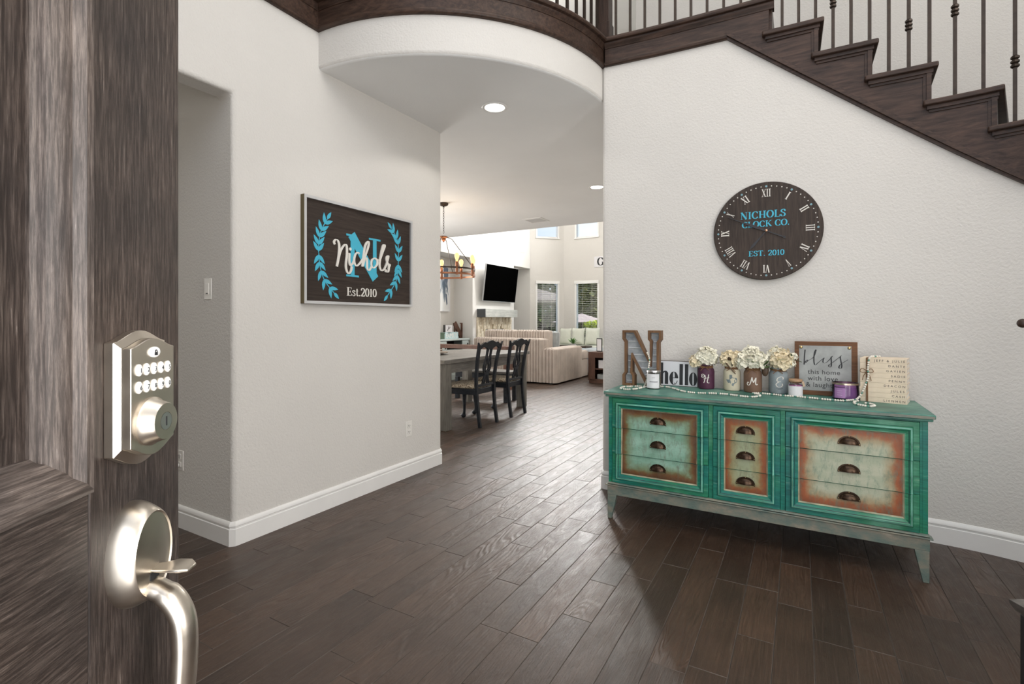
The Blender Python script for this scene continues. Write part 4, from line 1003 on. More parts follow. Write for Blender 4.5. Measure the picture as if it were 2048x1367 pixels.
for ci, (x0, x1) in enumerate(COLS):
    for di, (z0, z1) in enumerate(ZS):
        zc = (z0+z1)/2
        def fd(x, z, d, z0=z0, z1=z1): return (x, -d-.002-.006*(1-(z-z0)/(z1-z0)), z-z0)
        # drawer slab
        mb = MB(); f4 = [fd(x0+.001,z0,0),fd(x1-.001,z0,0),fd(x1-.001,z1,0),fd(x0+.001,z1,0)]
        bk = [(p[0], .05, p[2]) for p in f4]
        mb.add(f4+bk, [(0,1,2,3),(7,6,5,4),(0,4,5,1),(1,5,6,2),(2,6,7,3),(3,7,4,0)])
        d_ = mb.build('drawer', M_TEALP, ds, (0,0,z0), bevel=.0015)
        # moulding
        ct_, cb_ = .7538, .228; mo = MB()
        for sgn, xe in ((1,x0),(-1,x1)):
            if di == 1: mo = MB()
            vs = []; k = len(MPR)
            for end in (0,1):
                for a, d in MPR:
                    z = z0 if end == 0 else z1
                    if end == 1 and di == 0: z = ct_-a
                    if end == 0 and di == 2: z = cb_+a
                    vs.append(fd(xe+sgn*a, z, d))
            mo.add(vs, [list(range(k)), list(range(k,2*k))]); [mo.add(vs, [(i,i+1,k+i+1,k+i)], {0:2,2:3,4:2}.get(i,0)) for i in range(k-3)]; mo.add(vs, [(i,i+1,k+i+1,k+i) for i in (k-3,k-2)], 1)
            if di == 1: mo.build('moulding', [M_TEALP, M_LIP, M_GLAZE_SHADE, M_MINT], d_, smooth=30)
        if di in (0,2):
            vs = []; k = len(MPR)
            for sgn, xe in ((1,x0),(-1,x1)):
                for a, d in MPR: vs.append(fd(xe+sgn*a, ct_-a if di == 0 else cb_+a, d))
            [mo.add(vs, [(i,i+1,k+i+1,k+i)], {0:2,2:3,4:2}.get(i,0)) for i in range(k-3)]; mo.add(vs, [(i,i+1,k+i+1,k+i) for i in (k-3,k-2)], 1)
        if di != 1: mo.build('moulding', [M_TEALP, M_LIP, M_GLAZE_SHADE, M_MINT], d_, smooth=30)
        # patina panel
        pa0, pa1 = x0+.066, x1-.066; pz0 = z0+.001 if di != 2 else cb_+.066; pz1 = z1-.001 if di != 0 else ct_-.066
        nx, nz = 28, 10; vs = []; ed = []; fs = []
        for j in range(nz+1):
            for i in range(nx+1):
                x = pa0+(pa1-pa0)*i/nx; z = pz0+(pz1-pz0)*j/nz
                vs.append(fd(x, z, .0012)); ed.append(min(x-pa0, pa1-x, (ct_-.066)-z, z-(cb_+.066)))
        for j in range(nz):
            for i in range(nx): q = j*(nx+1)+i; fs.append((q, q+1, q+nx+2, q+nx+1))
        po = MB().add(vs, fs).build('drawer_panel', M_PATINAS[ci], d_, smooth=0, fix=False)
        at_ = po.data.attributes.new('edge', 'FLOAT', 'POINT'); at_.data.foreach_set('value', ed)
        if hproto is None: hproto = h_ = cup_pull().build('cup_pull', [M_BRONZE, M_BRASS], d_, smooth=50)
        else: h_ = hproto.copy(); C.objects.link(h_); h_.parent = d_
        hz_ = (pz0+pz1)/2 - z0 - .012
        if di == 1: hz_ = (z1-z0)/2-.012
        h_.location = ((x0+x1)/2, -.0085, hz_)

# ------------------------------------------------------------------ things on the dresser
TZ = .796
M_WALNUT = wood('brown_letter_wood', (.10,.052,.026), (.24,.135,.07), 2, 5, .55, .15)
def galv(name):
    m, n, l, b = new_mat(name); setp(b, metal=.35, rough=.45); mp = coords(n, l, 'Object'); t = noise(n, l, mp, 22, 5, .6)
    r = ramp(n, l, t.outputs['Fac'], [(.3,(.27,.30,.33)),(.7,(.52,.55,.57))]); l.new(r.outputs[0], b.inputs['Base Color']); return m
M_GALV = galv('galvanised_metal')
def offset_poly(pts, w):
    n = len(pts); P = [Vector(p) for p in pts]
    area = sum(P[i].x*P[(i+1)%n].y-P[(i+1)%n].x*P[i].y for i in range(n)); sg_ = 1 if area > 0 else -1; out = []
    for i in range(n):
        a = (P[i]-P[i-1]).normalized(); b = (P[(i+1)%n]-P[i]).normalized()
        na = Vector((-a.y,a.x))*sg_; nb = Vector((-b.y,b.x))*sg_; m_ = na+nb
        if m_.length < 1e-4: m_ = na
        m_.normalize(); out.append(P[i]+m_*w/max(m_.dot(na), .45))
    return [tuple(p) for p in out]
NP = [(0,1),(.336,1),(.712,.441),(.712,.80),(.664,.84),(.664,1),(1,1),(1,.84),(.944,.785),(.944,0),(.627,0),(.264,.505),(.264,.247),(.32,.194),(.32,0),(0,0),(0,.194),(.056,.247),(.056,.785),(0,.84)]
NP = [(x*.262, z*.376) for x, z in NP]
ln = thing('letter_n', 'large wooden letter N with corrugated metal face at the left end of the dresser', 'letter', (-1.058, 3.40, TZ))
inn = offset_poly(NP, .0155); k = len(NP)
vs = [FRONT(x,z,.056) for x,z in NP]+[FRONT(x,z,.056) for x,z in inn]+[FRONT(x,z,0) for x,z in NP]+[FRONT(x,z,.02) for x,z in inn]
fs = []
for i in range(k):
    j = (i+1) % k; fs += [(i,j,k+j,k+i),(i,2*k+i,2*k+j,j),(k+i,k+j,3*k+j,3*k+i)]
MB().add(vs, fs).build('wooden_rim', M_WALNUT, ln, smooth=0)
mp_ = MB().flat(offset_poly(NP, .004), .004, .022, FRONT)
def scan(poly, z):
    xs = []
    for i in range(len(poly)):
        (ax, az), (bx, bz) = poly[i], poly[(i+1)%len(poly)]
        if (az <= z < bz) or (bz <= z < az): xs.append(ax+(z-az)/(bz-az)*(bx-ax))
    return sorted(xs)
for q in range(8):
    z = .03+q*.045
    xs = scan(inn, z)
    for a, b in zip(xs[::2], xs[1::2]):
        if b-a > .012: mp_.tube([(a+.004,-.022,z),(b-.004,-.022,z)], .0055, 8, flat=.8, m=1)
mp_.build('corrugated_face', [M_GALV, plain('ridge_highlight_metal', (.62,.64,.65), .4, .3)], ln, smooth=60)  # lighter metal on the ridges stands in for their highlights

# hello sign
M_WHITEB = plain('white_sign_paint', (.66,.67,.70), .6); M_BLKP = plain('charcoal_paint', (.02,.021,.024), .6); M_DKFR = wood('grey_brown_edge', (.06,.045,.035), (.13,.10,.08), 0)
hl = thing('hello_sign', 'small white box sign reading hello beside the letter N', 'sign', (-.865, 3.478, TZ))
MB().box(0,.277,0,.022,0,.169).build('box', M_DKFR, hl, bevel=.001)
MB().box(.004,.273,-.0012,.0,.003,.165).build('face', M_WHITEB, hl, smooth=0)
hl.rotation_euler = (math.radians(-3),0,0)
mb = MB(); D0, D1 = .001, .0022
mb.flat([(.027,.01),(.05,.01),(.05,.155),(.027,.155)], D0, D1, FRONT)
mb.flat([(.050,.095),(.062,.100),(.075,.098),(.084,.086),(.084,.01),(.062,.01),(.062,.088),(.057,.090),(.050,.080)], D0, D1, FRONT)
def fat_o(cx, cz, rx, rz, slot, cut=False):
    n = 24; out = [(cx+rx*math.cos(2*PI*i/n), cz+rz*math.sin(2*PI*i/n)) for i in range(n)]
    half1 = [p for p in out]
    L_ = [(cx-slot, cz+rz*.98)]+[(cx+rx*math.cos(a), cz+rz*math.sin(a)) for a in lin(PI*.56, PI*1.44, 14)]+[(cx-slot, cz-rz*.98)]
    mb.flat(L_, D0, D1, FRONT)
    R_ = [(cx+slot, cz-rz*.98)]+[(cx+rx*math.cos(a), cz+rz*math.sin(a)) for a in lin(-PI*.44, PI*.44, 14)]+[(cx+slot, cz+rz*.98)]
    if cut:
        mb.flat([(cx+slot, cz+.004)]+[(cx+rx*math.cos(a), cz+rz*math.sin(a)) for a in lin(.08, PI*.44, 8)]+[(cx+slot, cz+rz*.98)], D0, D1, FRONT)
        mb.ribbon([(cx-slot,cz+.002),(cx+rx*.98,cz+.002)], .0035, D0, D1, FRONT)
        mb.ribbon(oval(cx,cz,rx*.85,rz*.95,285,340,8), .004, D0, D1, FRONT)
    else: mb.flat(R_, D0, D1, FRONT)
    mb.ribbon(oval(cx,cz,slot+.004,rz*.97,40,140,6), .003, D0, D1, FRONT); mb.ribbon(oval(cx,cz,slot+.004,rz*.97,220,320,6), .003, D0, D1, FRONT)
fat_o(.121, .052, .029, .045, .006, True)
mb.flat([(.158,.01),(.180,.01),(.180,.15),(.158,.15)], D0, D1, FRONT); mb.flat([(.193,.01),(.215,.01),(.215,.15),(.193,.15)], D0, D1, FRONT)
fat_o(.246, .052, .026, .045, .006)
mb.build('lettering', M_BLKP, hl, smooth=0)

# mason jars
M_TWINE = wood('jute_twine', (.13,.065,.03), (.33,.19,.10), 2, 20, .9)
def jar_paint(name, col, col2=None):
    m, n, l, b = new_mat(name); setp(b, rough=.6); mp = coords(n, l, 'Object'); t = noise(n, l, mp, 16, 6, .65)
    c2 = col2 or [c*.8 for c in col]
    r = ramp(n, l, t.outputs['Fac'], [(.3,c2),(.6,col)]); l.new(r.outputs[0], b.inputs['Base Color']); bump(n, l, b, t.outputs['Fac'], .06, .001); return m
def jar(label, x, y, mat_, r=.0505, h=.158):
    t = thing('mason_jar', label, 'jar', (x,y,TZ), 0, 'painted mason jars on the dresser')
    pr = [(r*.84,0),(r*.95,.004),(r,.014),(r,h*.72),(r*.95,h*.80),(r*.80,h*.87),(r*.76,h*.90),(r*.78,h*.905),(r*.78,h*.93),(r*.76,h*.935),(r*.78,h*.94),(r*.78,h*.97),(r*.74,h),(r*.68,h),(r*.68,h*.86)]
    MB().lathe(pr, 36).build('jar_body', mat_, t)
    mb = MB()
    for q, z in enumerate((h*.885, h*.91, h*.925)):
        mb.tube([(r*.81*math.cos(a), r*.81*math.sin(a), z+.003*math.sin(2*a+q)) for a in (2*PI*k/24 for k in range(24))], .0026, 6, closed=True)
    rn = random.Random(int((x+5)*1000))
    for sg_ in (-1,1):
        mb.tube(smooth_pts([(0,-r*.83,h*.9),(sg_*.012,-r*1.0,h*.86),(sg_*.026,-r*1.02,h*.80-.01*rn.random())],4), .002, 5)
        lp = [(0,-r*.84,h*.9),(sg_*.016,-r*.95,h*.94),(sg_*.028,-r*.9,h*.9),(sg_*.014,-r*.92,h*.87)]
        mb.tube(smooth_pts(lp,4,True), .0019, 5, closed=True)
    mb.build('twine', M_TWINE, t)
    return t, r, h
def wrapf(r, zc, ang=0.0): return lambda x, z, d: ((r+d)*math.sin(x/r+ang), -(r+d)*math.cos(x/r+ang), zc+z)
j1, r1, h1 = jar('deep purple painted jar with a white script H', -.533, 3.452, jar_paint('plum_paint', (.085,.022,.055), (.055,.014,.036)))
fw = wrapf(r1, .068, .16); mb = MB()
for s_ in ([(-.021,.017),(-.026,.021),(-.028,.012),(-.02,.008),(-.011,.016),(-.014,.026),(-.022,.03),(-.03,.024)],[(-.008,.024),(-.006,.008),(-.012,-.02),(-.016,-.026)],[(.014,.028),(.012,.01),(.006,-.018),(.012,-.026),(.018,-.024)],[(-.016,-.002),(.004,.006),(.018,.008)]): stroke(mb, s_, .0022, .0055, .0003, .0012, fw, 5)
mb.build('script_letter', M_CREAMP, j1, smooth=0)
j2, r2_, h2 = jar('cream painted jar with a grey state outline and heart', -.378, 3.448, jar_paint('cream_jar_paint', (.66,.60,.46), (.58,.52,.38)))
fw = wrapf(r2_, .068, .06)
TX = [(-.012,.034),(.004,.034),(.004,.018),(.016,.015),(.026,.016),(.032,.012),(.034,-.004),(.030,-.012),(.018,-.020),(.012,-.028),(.012,-.037),(.004,-.034),(-.004,-.022),(-.012,-.014),(-.018,-.018),(-.024,-.012),(-.034,.004),(-.012,.004)]
MB().flat(TX, .0003, .0012, fw).build('state_outline', plain('slate_paint', (.17,.21,.22), .6), j2, smooth=0)
hr_ = [(.0,-.007),(.0072,.001),(.0068,.006),(.003,.0072),(0,.004),(-.003,.0072),(-.0068,.006),(-.0072,.001)]
MB().flat([(x+.013,z+.006) for x,z in hr_], .0012, .0018, fw).build('heart', plain('cream_heart', (.66,.60,.46), .6), j2, smooth=0)
j3, r3, h3 = jar('brown painted jar with a white script M', -.257, 3.425, jar_paint('mocha_paint', (.20,.115,.075), (.14,.075,.05)), .0515)
fw = wrapf(r3, .07, .12); mb = MB()
for s_ in ([(-.024,-.008),(-.03,-.004),(-.034,-.016),(-.026,-.024),(-.016,-.012),(-.006,.026)],[(-.006,.026),(-.004,.010),(.002,-.006)],[(.002,-.006),(.010,.012),(.016,.024)],[(.016,.024),(.014,.004),(.014,-.014),(.02,-.02),(.024,-.014)]): stroke(mb, s_, .0022, .006, .0003, .0012, fw, 5)
mb.build('script_letter', M_CREAMP, j3, smooth=0)
j4, r4, h4 = jar('blue grey painted jar with a white script E', -.118, 3.447, jar_paint('blue_grey_paint', (.29,.33,.35), (.22,.26,.27)), .053)
fw = wrapf(r4, .072, .16); mb = MB()
stroke(mb, [(.018,.018),(.02,.028),(.008,.034),(-.008,.026),(-.014,.012),(-.006,.004),(.006,.004),(-.006,.001),(-.018,-.012),(-.012,-.026),(.004,-.028),(.016,-.018),(.014,-.008)], .0022, .006, .0003, .0012, fw, 5)
mb.build('script_letter', M_CREAMP, j4, smooth=0)
MB().ribbon([(-.018,-.036),(.018,-.036)], .0014, .0003, .001, fw).ribbon([(-.01,-.043),(.010,-.043)], .0014, .0003, .001, fw).build('small_print', M_BLKP, j4, smooth=0)

# silk flowers
M_PETAL = plain('ivory_petal', (.80,.77,.64), .6, var=.15, vscale=30, sss=.0); M_PETALC = plain('cream_petal', (.78,.68,.48), .6, var=.2, vscale=25)
M_GREEN = leaf_mat('sprig_green', (.02,.05,.015), (.09,.13,.05)); M_BROWNL = leaf_mat('dried_leaf', (.05,.03,.02), (.12,.07,.04))
def petal(mb, T, L, w, curl, m=0):
    vs = []
    for t, ww, up in ((0,.25,0),(.45,1,.10),(.8,.85,.32),(1,.25,.45)):
        for sgn in (-1,0,1): vs.append((sgn*w*ww*.5, L*t, up*curl*L+(abs(sgn)*.12*w)))
    mb.add(vs, [(i*3+j,i*3+j+1,i*3+4+j,i*3+3+j) for i in range(3) for j in range(2)], m, T)
def frame_to(nrm, spin):
    q = Vector(nrm).to_track_quat('Z', 'Y').to_matrix().to_4x4(); return q @ Matrix.Rotation(spin, 4, 'Z')
def hydrangea(parent, c, R, n, mat_, rnd, size=.014, name='bloom'):
    mb = MB()
    for i in range(n):
        z = 1-1.5*(i+.5)/n; ph = i*2.39996; rr_ = math.sqrt(max(0,1-z*z)); nrm = Vector((rr_*math.cos(ph), rr_*math.sin(ph), z))
        p = Vector(c)+nrm*R*rnd.uniform(.82,1.05); T = Matrix.Translation(p) @ frame_to(nrm+Vector((rnd.uniform(-.4,.4),rnd.uniform(-.4,.4),rnd.uniform(-.2,.4))), rnd.uniform(0,6))
        for q in range(4): petal(mb, T @ Matrix.Rotation(q*PI/2, 4, 'Z'), size*rnd.uniform(.8,1.2), size*.95, .5)
    mb.ball(c, R*.75, 10, 7); mb.build(name, mat_, parent, smooth=0, fix=False)
def rose(parent, c, R, mat_, rnd):
    mb = MB()
    for ring, (n, tilt, s_) in enumerate(((4,.15,.55),(6,.5,.75),(8,.95,.95),(9,1.35,1.05))):
        for q in range(n):
            a = 2*PI*q/n+ring*.5+rnd.uniform(-.15,.15)
            T = Matrix.Translation(c) @ Matrix.Rotation(a, 4, 'Z') @ Matrix.Rotation(PI/2-tilt, 4, 'X')
            petal(mb, T, R*s_*1.1, R*.95, .35)
    mb.ball((c[0],c[1],c[2]+R*.25), R*.45, 8, 6); mb.build('bloom', mat_, parent, smooth=0, fix=False)
def leafset(parent, c, n, spread, mat_, rnd, name='leaf', L=.035):
    for i in range(n):
        a = 2*PI*i/n+rnd.uniform(-.4,.4); mb = MB(); T = Matrix.Translation(Vector(c)+Vector((math.cos(a),math.sin(a),0))*spread) @ Matrix.Rotation(a-PI/2, 4, 'Z') @ Matrix.Rotation(rnd.uniform(-.5,.7), 4, 'X')
        petal(mb, T, L, L*.5, .3); mb.build(name, mat_, parent, smooth=0, fix=False)
def bouquet(label, x, y, h): 
    t = thing('flower_bouquet', label, 'flowers', (x,y,TZ+h*.88), 0, 'silk flower bouquets in the painted jars'); t.scale = (1.13,1.0,1.2)
    mb = MB()
    for k in range(5): a = k*1.26; mb.tube([(.012*math.cos(a),.012*math.sin(a),-.08),(.02*math.cos(a),.02*math.sin(a),.05)], .0018, 5)
    mb.build('stem', M_GREEN, t); return t
R_ = random.Random(21)
b1 = bouquet('white hydrangea bunch in the purple jar', -.533, 3.452, h1); hydrangea(b1, (.002,-.006,.05), .056, 70, M_PETAL, R_, .02); hydrangea(b1, (-.05,-.012,.026), .036, 30, M_PETALC, R_, .017); leafset(b1, (0,0,.02), 5, .035, M_BROWNL, R_, L=.05)
b2 = bouquet('cream blossoms in the cream jar', -.378, 3.448, h2); hydrangea(b2, (-.012,-.012,.045), .042, 42, M_PETALC, R_, .019); hydrangea(b2, (.03,-.004,.052), .036, 32, M_PETALC, R_, .018); leafset(b2, (0,0,.03), 4, .04, M_BROWNL, R_, L=.045)
MB().tube(smooth_pts([(-.04,-.04,.045),(-.01,-.055,.012),(.025,-.062,-.025)],5), [.002,.0035,.005,.005,.004,.004,.004,.003,.003,.003,.002], 6).build('twig', M_BROWNL, b2)
b3 = bouquet('white rose bunch in the brown jar', -.257, 3.425, h3)
hydrangea(b3, (-.034,-.012,.04), .042, 44, M_PETAL, R_, .023); hydrangea(b3, (.018,-.02,.045), .042, 44, M_PETAL, R_, .024); hydrangea(b3, (-.004,.0,.075), .040, 40, M_PETAL, R_, .022); rose(b3, (-.01,-.05,.045), .03, M_PETAL, R_)
hydrangea(b3, (.05,-.005,.05), .03, 26, M_PETAL, R_, .012); leafset(b3, (.03,-.01,.02), 6, .03, M_GREEN, R_, L=.045)
b4 = bouquet('cream rose with baby breath in the blue grey jar', -.118, 3.447, h4)
hydrangea(b4, (.014,-.018,.05), .048, 46, M_PETALC, R_, .026); hydrangea(b4, (-.004,.0,.078), .036, 30, M_PETAL, R_, .022); rose(b4, (.016,-.06,.05), .032, M_PETALC, R_)
for c_ in ((-.052,-.012,.055),(-.03,.0,.085),(.07,-.01,.07),(.062,-.02,.035)): hydrangea(b4, c_, .02, 16, M_PETAL, R_, .009)
leafset(b4, (-.03,-.02,.025), 7, .03, M_GREEN, R_, L=.045); leafset(b4, (.06,0,.06), 4, .012, M_GREEN, R_, L=.04)
MB().ball((-.062,-.03,0), .02, 8, 6, (.9,.7,1.6)).build('pine_cone', M_BROWNL, b4)

# candles
M_GLASS = glassy('clear_glass', (.95,.97,.97)); M_LABEL = plain('paper_label', (.74,.73,.75), .7); M_WAX = plain('white_wax', (.75,.73,.68), .5)
c1 = thing('jar_candle', 'white labelled candle jar with silver lid in front of the letter N', 'candle', (-.828,3.275,TZ))
MB().lathe([(.040,0),(.043,.003),(.043,.108),(.041,.112),(.0395,.112),(.0395,.004),(.0001,.004)], 36).build('glass_jar', M_GLASS, c1)
MB().lathe([(.0385,.005),(.0385,.095),(.0001,.095)], 30).build('wax', M_WAX, c1)
mb = MB(); vs = [];
for a in lin(-1.15,1.15,16): vs += [(.0436*math.sin(a),-.0436*math.cos(a),.008),(.0436*math.sin(a),-.0436*math.cos(a),.098)]
mb.add(vs, [(2*i,2*i+2,2*i+3,2*i+1) for i in range(15)]); mb.build('label', M_LABEL, c1)
fw = wrapf(.0436, .052, .25)
MB().ribbon([(-.026,-.004),(.026,-.004)], .0045, .0001, .0004, fw).ribbon([(-.012,.022),(.008,.022)], .002, .0001, .0004, fw).build('small_print', plain('grey_print', (.12,.12,.13), .7), c1, smooth=0)
MB().lathe([(.0445,.1085),(.0445,.1175),(.043,.1195),(.0001,.1195)], 36).build('lid', M_STEEL, c1)
c2 = thing('jar_candle', 'small labelled candle jar with wooden lid and tag before the blue grey jar', 'candle', (-.026,3.362,TZ))
MB().lathe([(.035,0),(.0375,.004),(.0375,.072),(.030,.080),(.030,.086),(.028,.086),(.028,.078),(.0355,.07),(.0355,.004),(.0001,.004)], 32).build('glass_jar', M_GLASS, c2)
MB().lathe([(.0345,.005),(.0345,.069),(.0001,.069)], 28).build('wax', plain('pink_wax', (.55,.16,.40), .5), c2)
mb = MB(); vs = []
for a in lin(-1.3,1.3,14): vs += [(.0379*math.sin(a),-.0379*math.cos(a),.004),(.0379*math.sin(a),-.0379*math.cos(a),.062)]
mb.add(vs, [(2*i,2*i+2,2*i+3,2*i+1) for i in range(13)]); mb.build('label', M_LABEL, c2)
MB().lathe([(.034,.086),(.0355,.088),(.0355,.098),(.034,.1),(.0001,.1)], 28).build('wooden_lid', wood('cork_wood', (.35,.2,.11), (.55,.36,.22), 0), c2)
MB().tube([(.031*math.cos(a),.031*math.sin(a),.082) for a in (2*PI*k/20 for k in range(20))], .0018, 5, closed=True).build('cord', M_TWINE, c2)
MB().box(-.006,.006,-.001,.001,-.03,0).build('tag', plain('kraft_tag', (.55,.40,.28), .8), c2, (.036,-.024,.09), (.1,-.35,.5))
c3 = thing('jar_candle', 'wide purple glass candle in front of the framed sign', 'candle', (.218,3.392,TZ))
MB().lathe([(.060,0),(.0635,.003),(.0635,.088),(.062,.092),(.0605,.09),(.0605,.006),(.0001,.006)], 40).build('glass_jar', glassy('lilac_glass', (.82,.72,.88)), c3)
MB().lathe([(.0595,.007),(.0595,.07),(.0001,.07)], 36).build('wax', plain('purple_wax', (.36,.17,.40), .5), c3)
mb = MB(); vs = []
for a in lin(-.95,-.05,10): vs += [(.0641*math.sin(a),-.0641*math.cos(a),.01),(.0641*math.sin(a),-.0641*math.cos(a),.066)]
mb.add(vs, [(2*i,2*i+2,2*i+3,2*i+1) for i in range(9)]); mb.build('label', plain('lilac_label', (.42,.22,.46), .6), c3)
fw = wrapf(.0641, .038, -.5); mb = MB()
for z_ in (.012,0,-.012): mb.ribbon([(-.014,z_),(.014,z_)], .003, .0002, .0006, fw)
mb.build('small_print', plain('pale_lilac_print', (.6,.45,.65), .6), c3, smooth=0)
MB().lathe([(.0637,.082),(.0648,.083),(.0648,.0915),(.0637,.0925)], 40, caps=False).build('rim_band', plain('pale_gold_band', (.62,.52,.42), .3, 1.0), c3)

# bless sign
M_OAK = wood('brown_frame_wood', (.085,.035,.013), (.20,.09,.038), 0, 6, .5, .15)
M_PLATE2 = plain('grey_metal_plate', (.30,.31,.30), .5, .3, .25, 9)
bs_ = thing('bless_sign', 'brown framed grey metal sign with black blessing lettering and brass studs', 'sign', (.126,3.468,TZ)); bs_.rotation_euler = (math.radians(-4),0,0)
MB().box(-.158,.158,0,.018,0,.318).build('wooden_board', M_OAK, bs_, bevel=.0015)
MB().box(-.134,.128,-.002,0,.028,.293).build('metal_plate', M_PLATE2, bs_, smooth=0)
BL = [[(-0.103,0.268),(-0.106,0.233),(-0.108,0.178)],[(-0.108,0.182),(-0.099,0.2),(-0.092,0.207),(-0.09,0.201),(-0.098,0.191),(-0.105,0.188)],[(-0.098,0.191),(-0.089,0.202),(-0.061,0.223),(-0.048,0.262),(-0.049,0.268),(-0.055,0.25),(-0.058,0.214),(-0.056,0.187),(-0.05,0.178),(-0.038,0.191),(-0.016,0.213)],[(-0.016,0.213),(-0.006,0.222),(-0.01,0.213),(-0.012,0.198),(-0.005,0.191),(0.011,0.201),(0.036,0.234)],[(0.036,0.234),(0.029,0.226),(0.03,0.197),(0.029,0.176),(0.023,0.168),(0.017,0.175),(0.021,0.185),(0.04,0.2),(0.08,0.239)],[(0.08,0.239),(0.074,0.23),(0.077,0.205),(0.081,0.181),(0.078,0.165),(0.069,0.164),(0.068,0.175),(0.079,0.191),(0.112,0.216)]]
mb = MB()
for i, s_ in enumerate(BL):
    P = smooth_pts(s_, 7); Wd = []
    for q in range(len(P)):
        t = P[min(q+1,len(P)-1)]-P[max(q-1,0)]; t.normalize(); down = abs(t.y)**4; Wd.append(.0016+.0052*down)
    mb.ribbon(P, Wd, .002, .0028+.0001*i, FRONT)
mb.build('script_lettering', M_BLKP, bs_, smooth=0)
for s_, x_, z_ in (('this home',-.090,.125),('with love',-.090,.087),('& laughter',-.100,.049)): type_text('lettering', s_, .0385, M_BLKP, bs_, (x_,-.0024,z_), 1.06)
for x_ in (-.124,.118): MB().ball((x_,-.004,.283), .009, 14, 8, (1,.6,1)).build('brass_stud', M_BRASS, bs_)

# book stack
M_PAGE = plain('cream_book_edge', (.80,.74,.66), .75, var=.08, vscale=40); M_COVER = plain('cream_book_spine', (.76,.64,.49), .7, var=.1, vscale=12)
ORD = ['topmost','second from the top','third from the top','fourth from the top','middle','fourth from the bottom','third from the bottom','second from the bottom','lowest']
NAMES = ['JEFF & JULIE','DANTE','GAVIEN','SADIE','PENNY','DEACON','JULES','CASH','LIENHEN']
BHT = .0265; rb = random.Random(5); ANG = -.225
for i in range(9):
    z = TZ+BHT*(8-i); jx = rb.uniform(-.002,.002)
    b_ = thing('book', 'cream covered book with stamped spine, %s of the twine tied stack' % ORD[i], 'book', (.283+jx, 3.352, z), ANG, 'cream books in the twine tied stack')
    MB().box(0,.204,.001,.150,0,.0022).box(0,.204,.001,.150,BHT-.0025,BHT-.0003).box(0,.204,0,.004,.0,BHT-.0003).build('cover', M_COVER, b_, bevel=.0008)
    MB().box(.002,.2025,.004,.148,.0023,BHT-.0026).build('page_block', M_PAGE, b_, smooth=0)
    type_text('spine_lettering', NAMES[i], .0165, plain('stamp_ink', (.06,.05,.045), .7) if i == 0 else bpy.data.materials['stamp_ink'], b_, (.197,-.0006,.0075), 1.55, 'RIGHT', .0002)
tw = thing('twine_tie', 'brown twine tied around the stack of cream books', 'twine', (.283,3.352,TZ), ANG)
MB().tube([(.030,-.003,.0012),(.030,-.003,.2385),(.030,.153,.2385),(.030,.153,.0012)], .0022, 6, closed=True).tube([(.036,-.003,.0012),(.034,-.003,.2385),(.034,.153,.2385),(.036,.153,.0012)], .0022, 6, closed=True).build('loop', M_TWINE, tw)
mb = MB()
for sg_ in (-1,1): mb.tube(smooth_pts([(.032,-.004,.165),(.032+sg_*.02,-.008,.18),(.032+sg_*.03,-.008,.165),(.032+sg_*.016,-.007,.158)],4,True), .0018, 5, closed=True); mb.tube(smooth_pts([(.032,-.004,.165),(.032+sg_*.014,-.007,.14),(.032+sg_*.02,-.006,.115)],4), .0018, 5)
mb.build('bow', M_TWINE, tw)

# wooden bead garland
M_BEADW = plain('white_wood_bead', (.74,.70,.62), .55, var=.1); M_BEADG = plain('sage_wood_bead', (.12,.30,.24), .55)
Z_ = .8022
seq = [(-.883,3.325,1.023),(-.873,3.325,1.004),(-.867,3.325,.971),(-.873,3.325,.932),(-.877,3.322,.895),(-.883,3.318,.855),(-.890,3.312,.822),(-.905,3.31,Z_),(-.941,3.29,Z_),(-.985,3.25,Z_),(-1.012,3.19,Z_),(-1.0,3.13,Z_),(-.96,3.11,Z_),(-.915,3.15,Z_),(-.893,3.24,Z_),(-.880,3.30,Z_),(-.86,3.335,Z_),(-.803,3.358,Z_),(-.757,3.35,Z_),(-.696,3.29,Z_),(-.644,3.215,Z_),(-.583,3.176,Z_),(-.525,3.173,Z_),(-.458,3.2,Z_),(-.389,3.204,Z_),(-.332,3.18,Z_),(-.277,3.157,Z_),(-.231,3.172,Z_),(-.204,3.231,Z_),(-.219,3.29,Z_),(-.25,3.315,Z_),(-.217,3.345,Z_),(-.158,3.335,Z_),(-.1,3.315,Z_),(-.041,3.306,Z_),(.009,3.30,Z_),(.07,3.282,Z_),(.128,3.265,Z_),(.186,3.258,Z_),(.229,3.29,Z_),(.262,3.315,Z_+.004),(.277,3.335,.816),(.289,3.338,.836),(.302,3.336,.869),(.313,3.334,.907),(.32,3.331,.94),(.317,3.331,.972),(.32,3.331,1.007),(.323,3.333,1.03),(.335,3.35,1.0415),(.352,3.37,1.0412),(.375,3.385,1.0412)]
P = smooth_pts(seq, 8)
seq2 = smooth_pts([(.27,3.30,Z_),(.247,3.232,Z_),(.25,3.165,Z_),(.275,3.13,Z_),(.305,3.115,Z_),(.33,3.155,Z_),(.318,3.205,Z_),(.288,3.232,Z_)], 8)
gl = thing('bead_garland', 'white and sage wooden bead garland winding along the dresser top', 'garland', (0,0,0))
pw = pg = None; cnt = 0
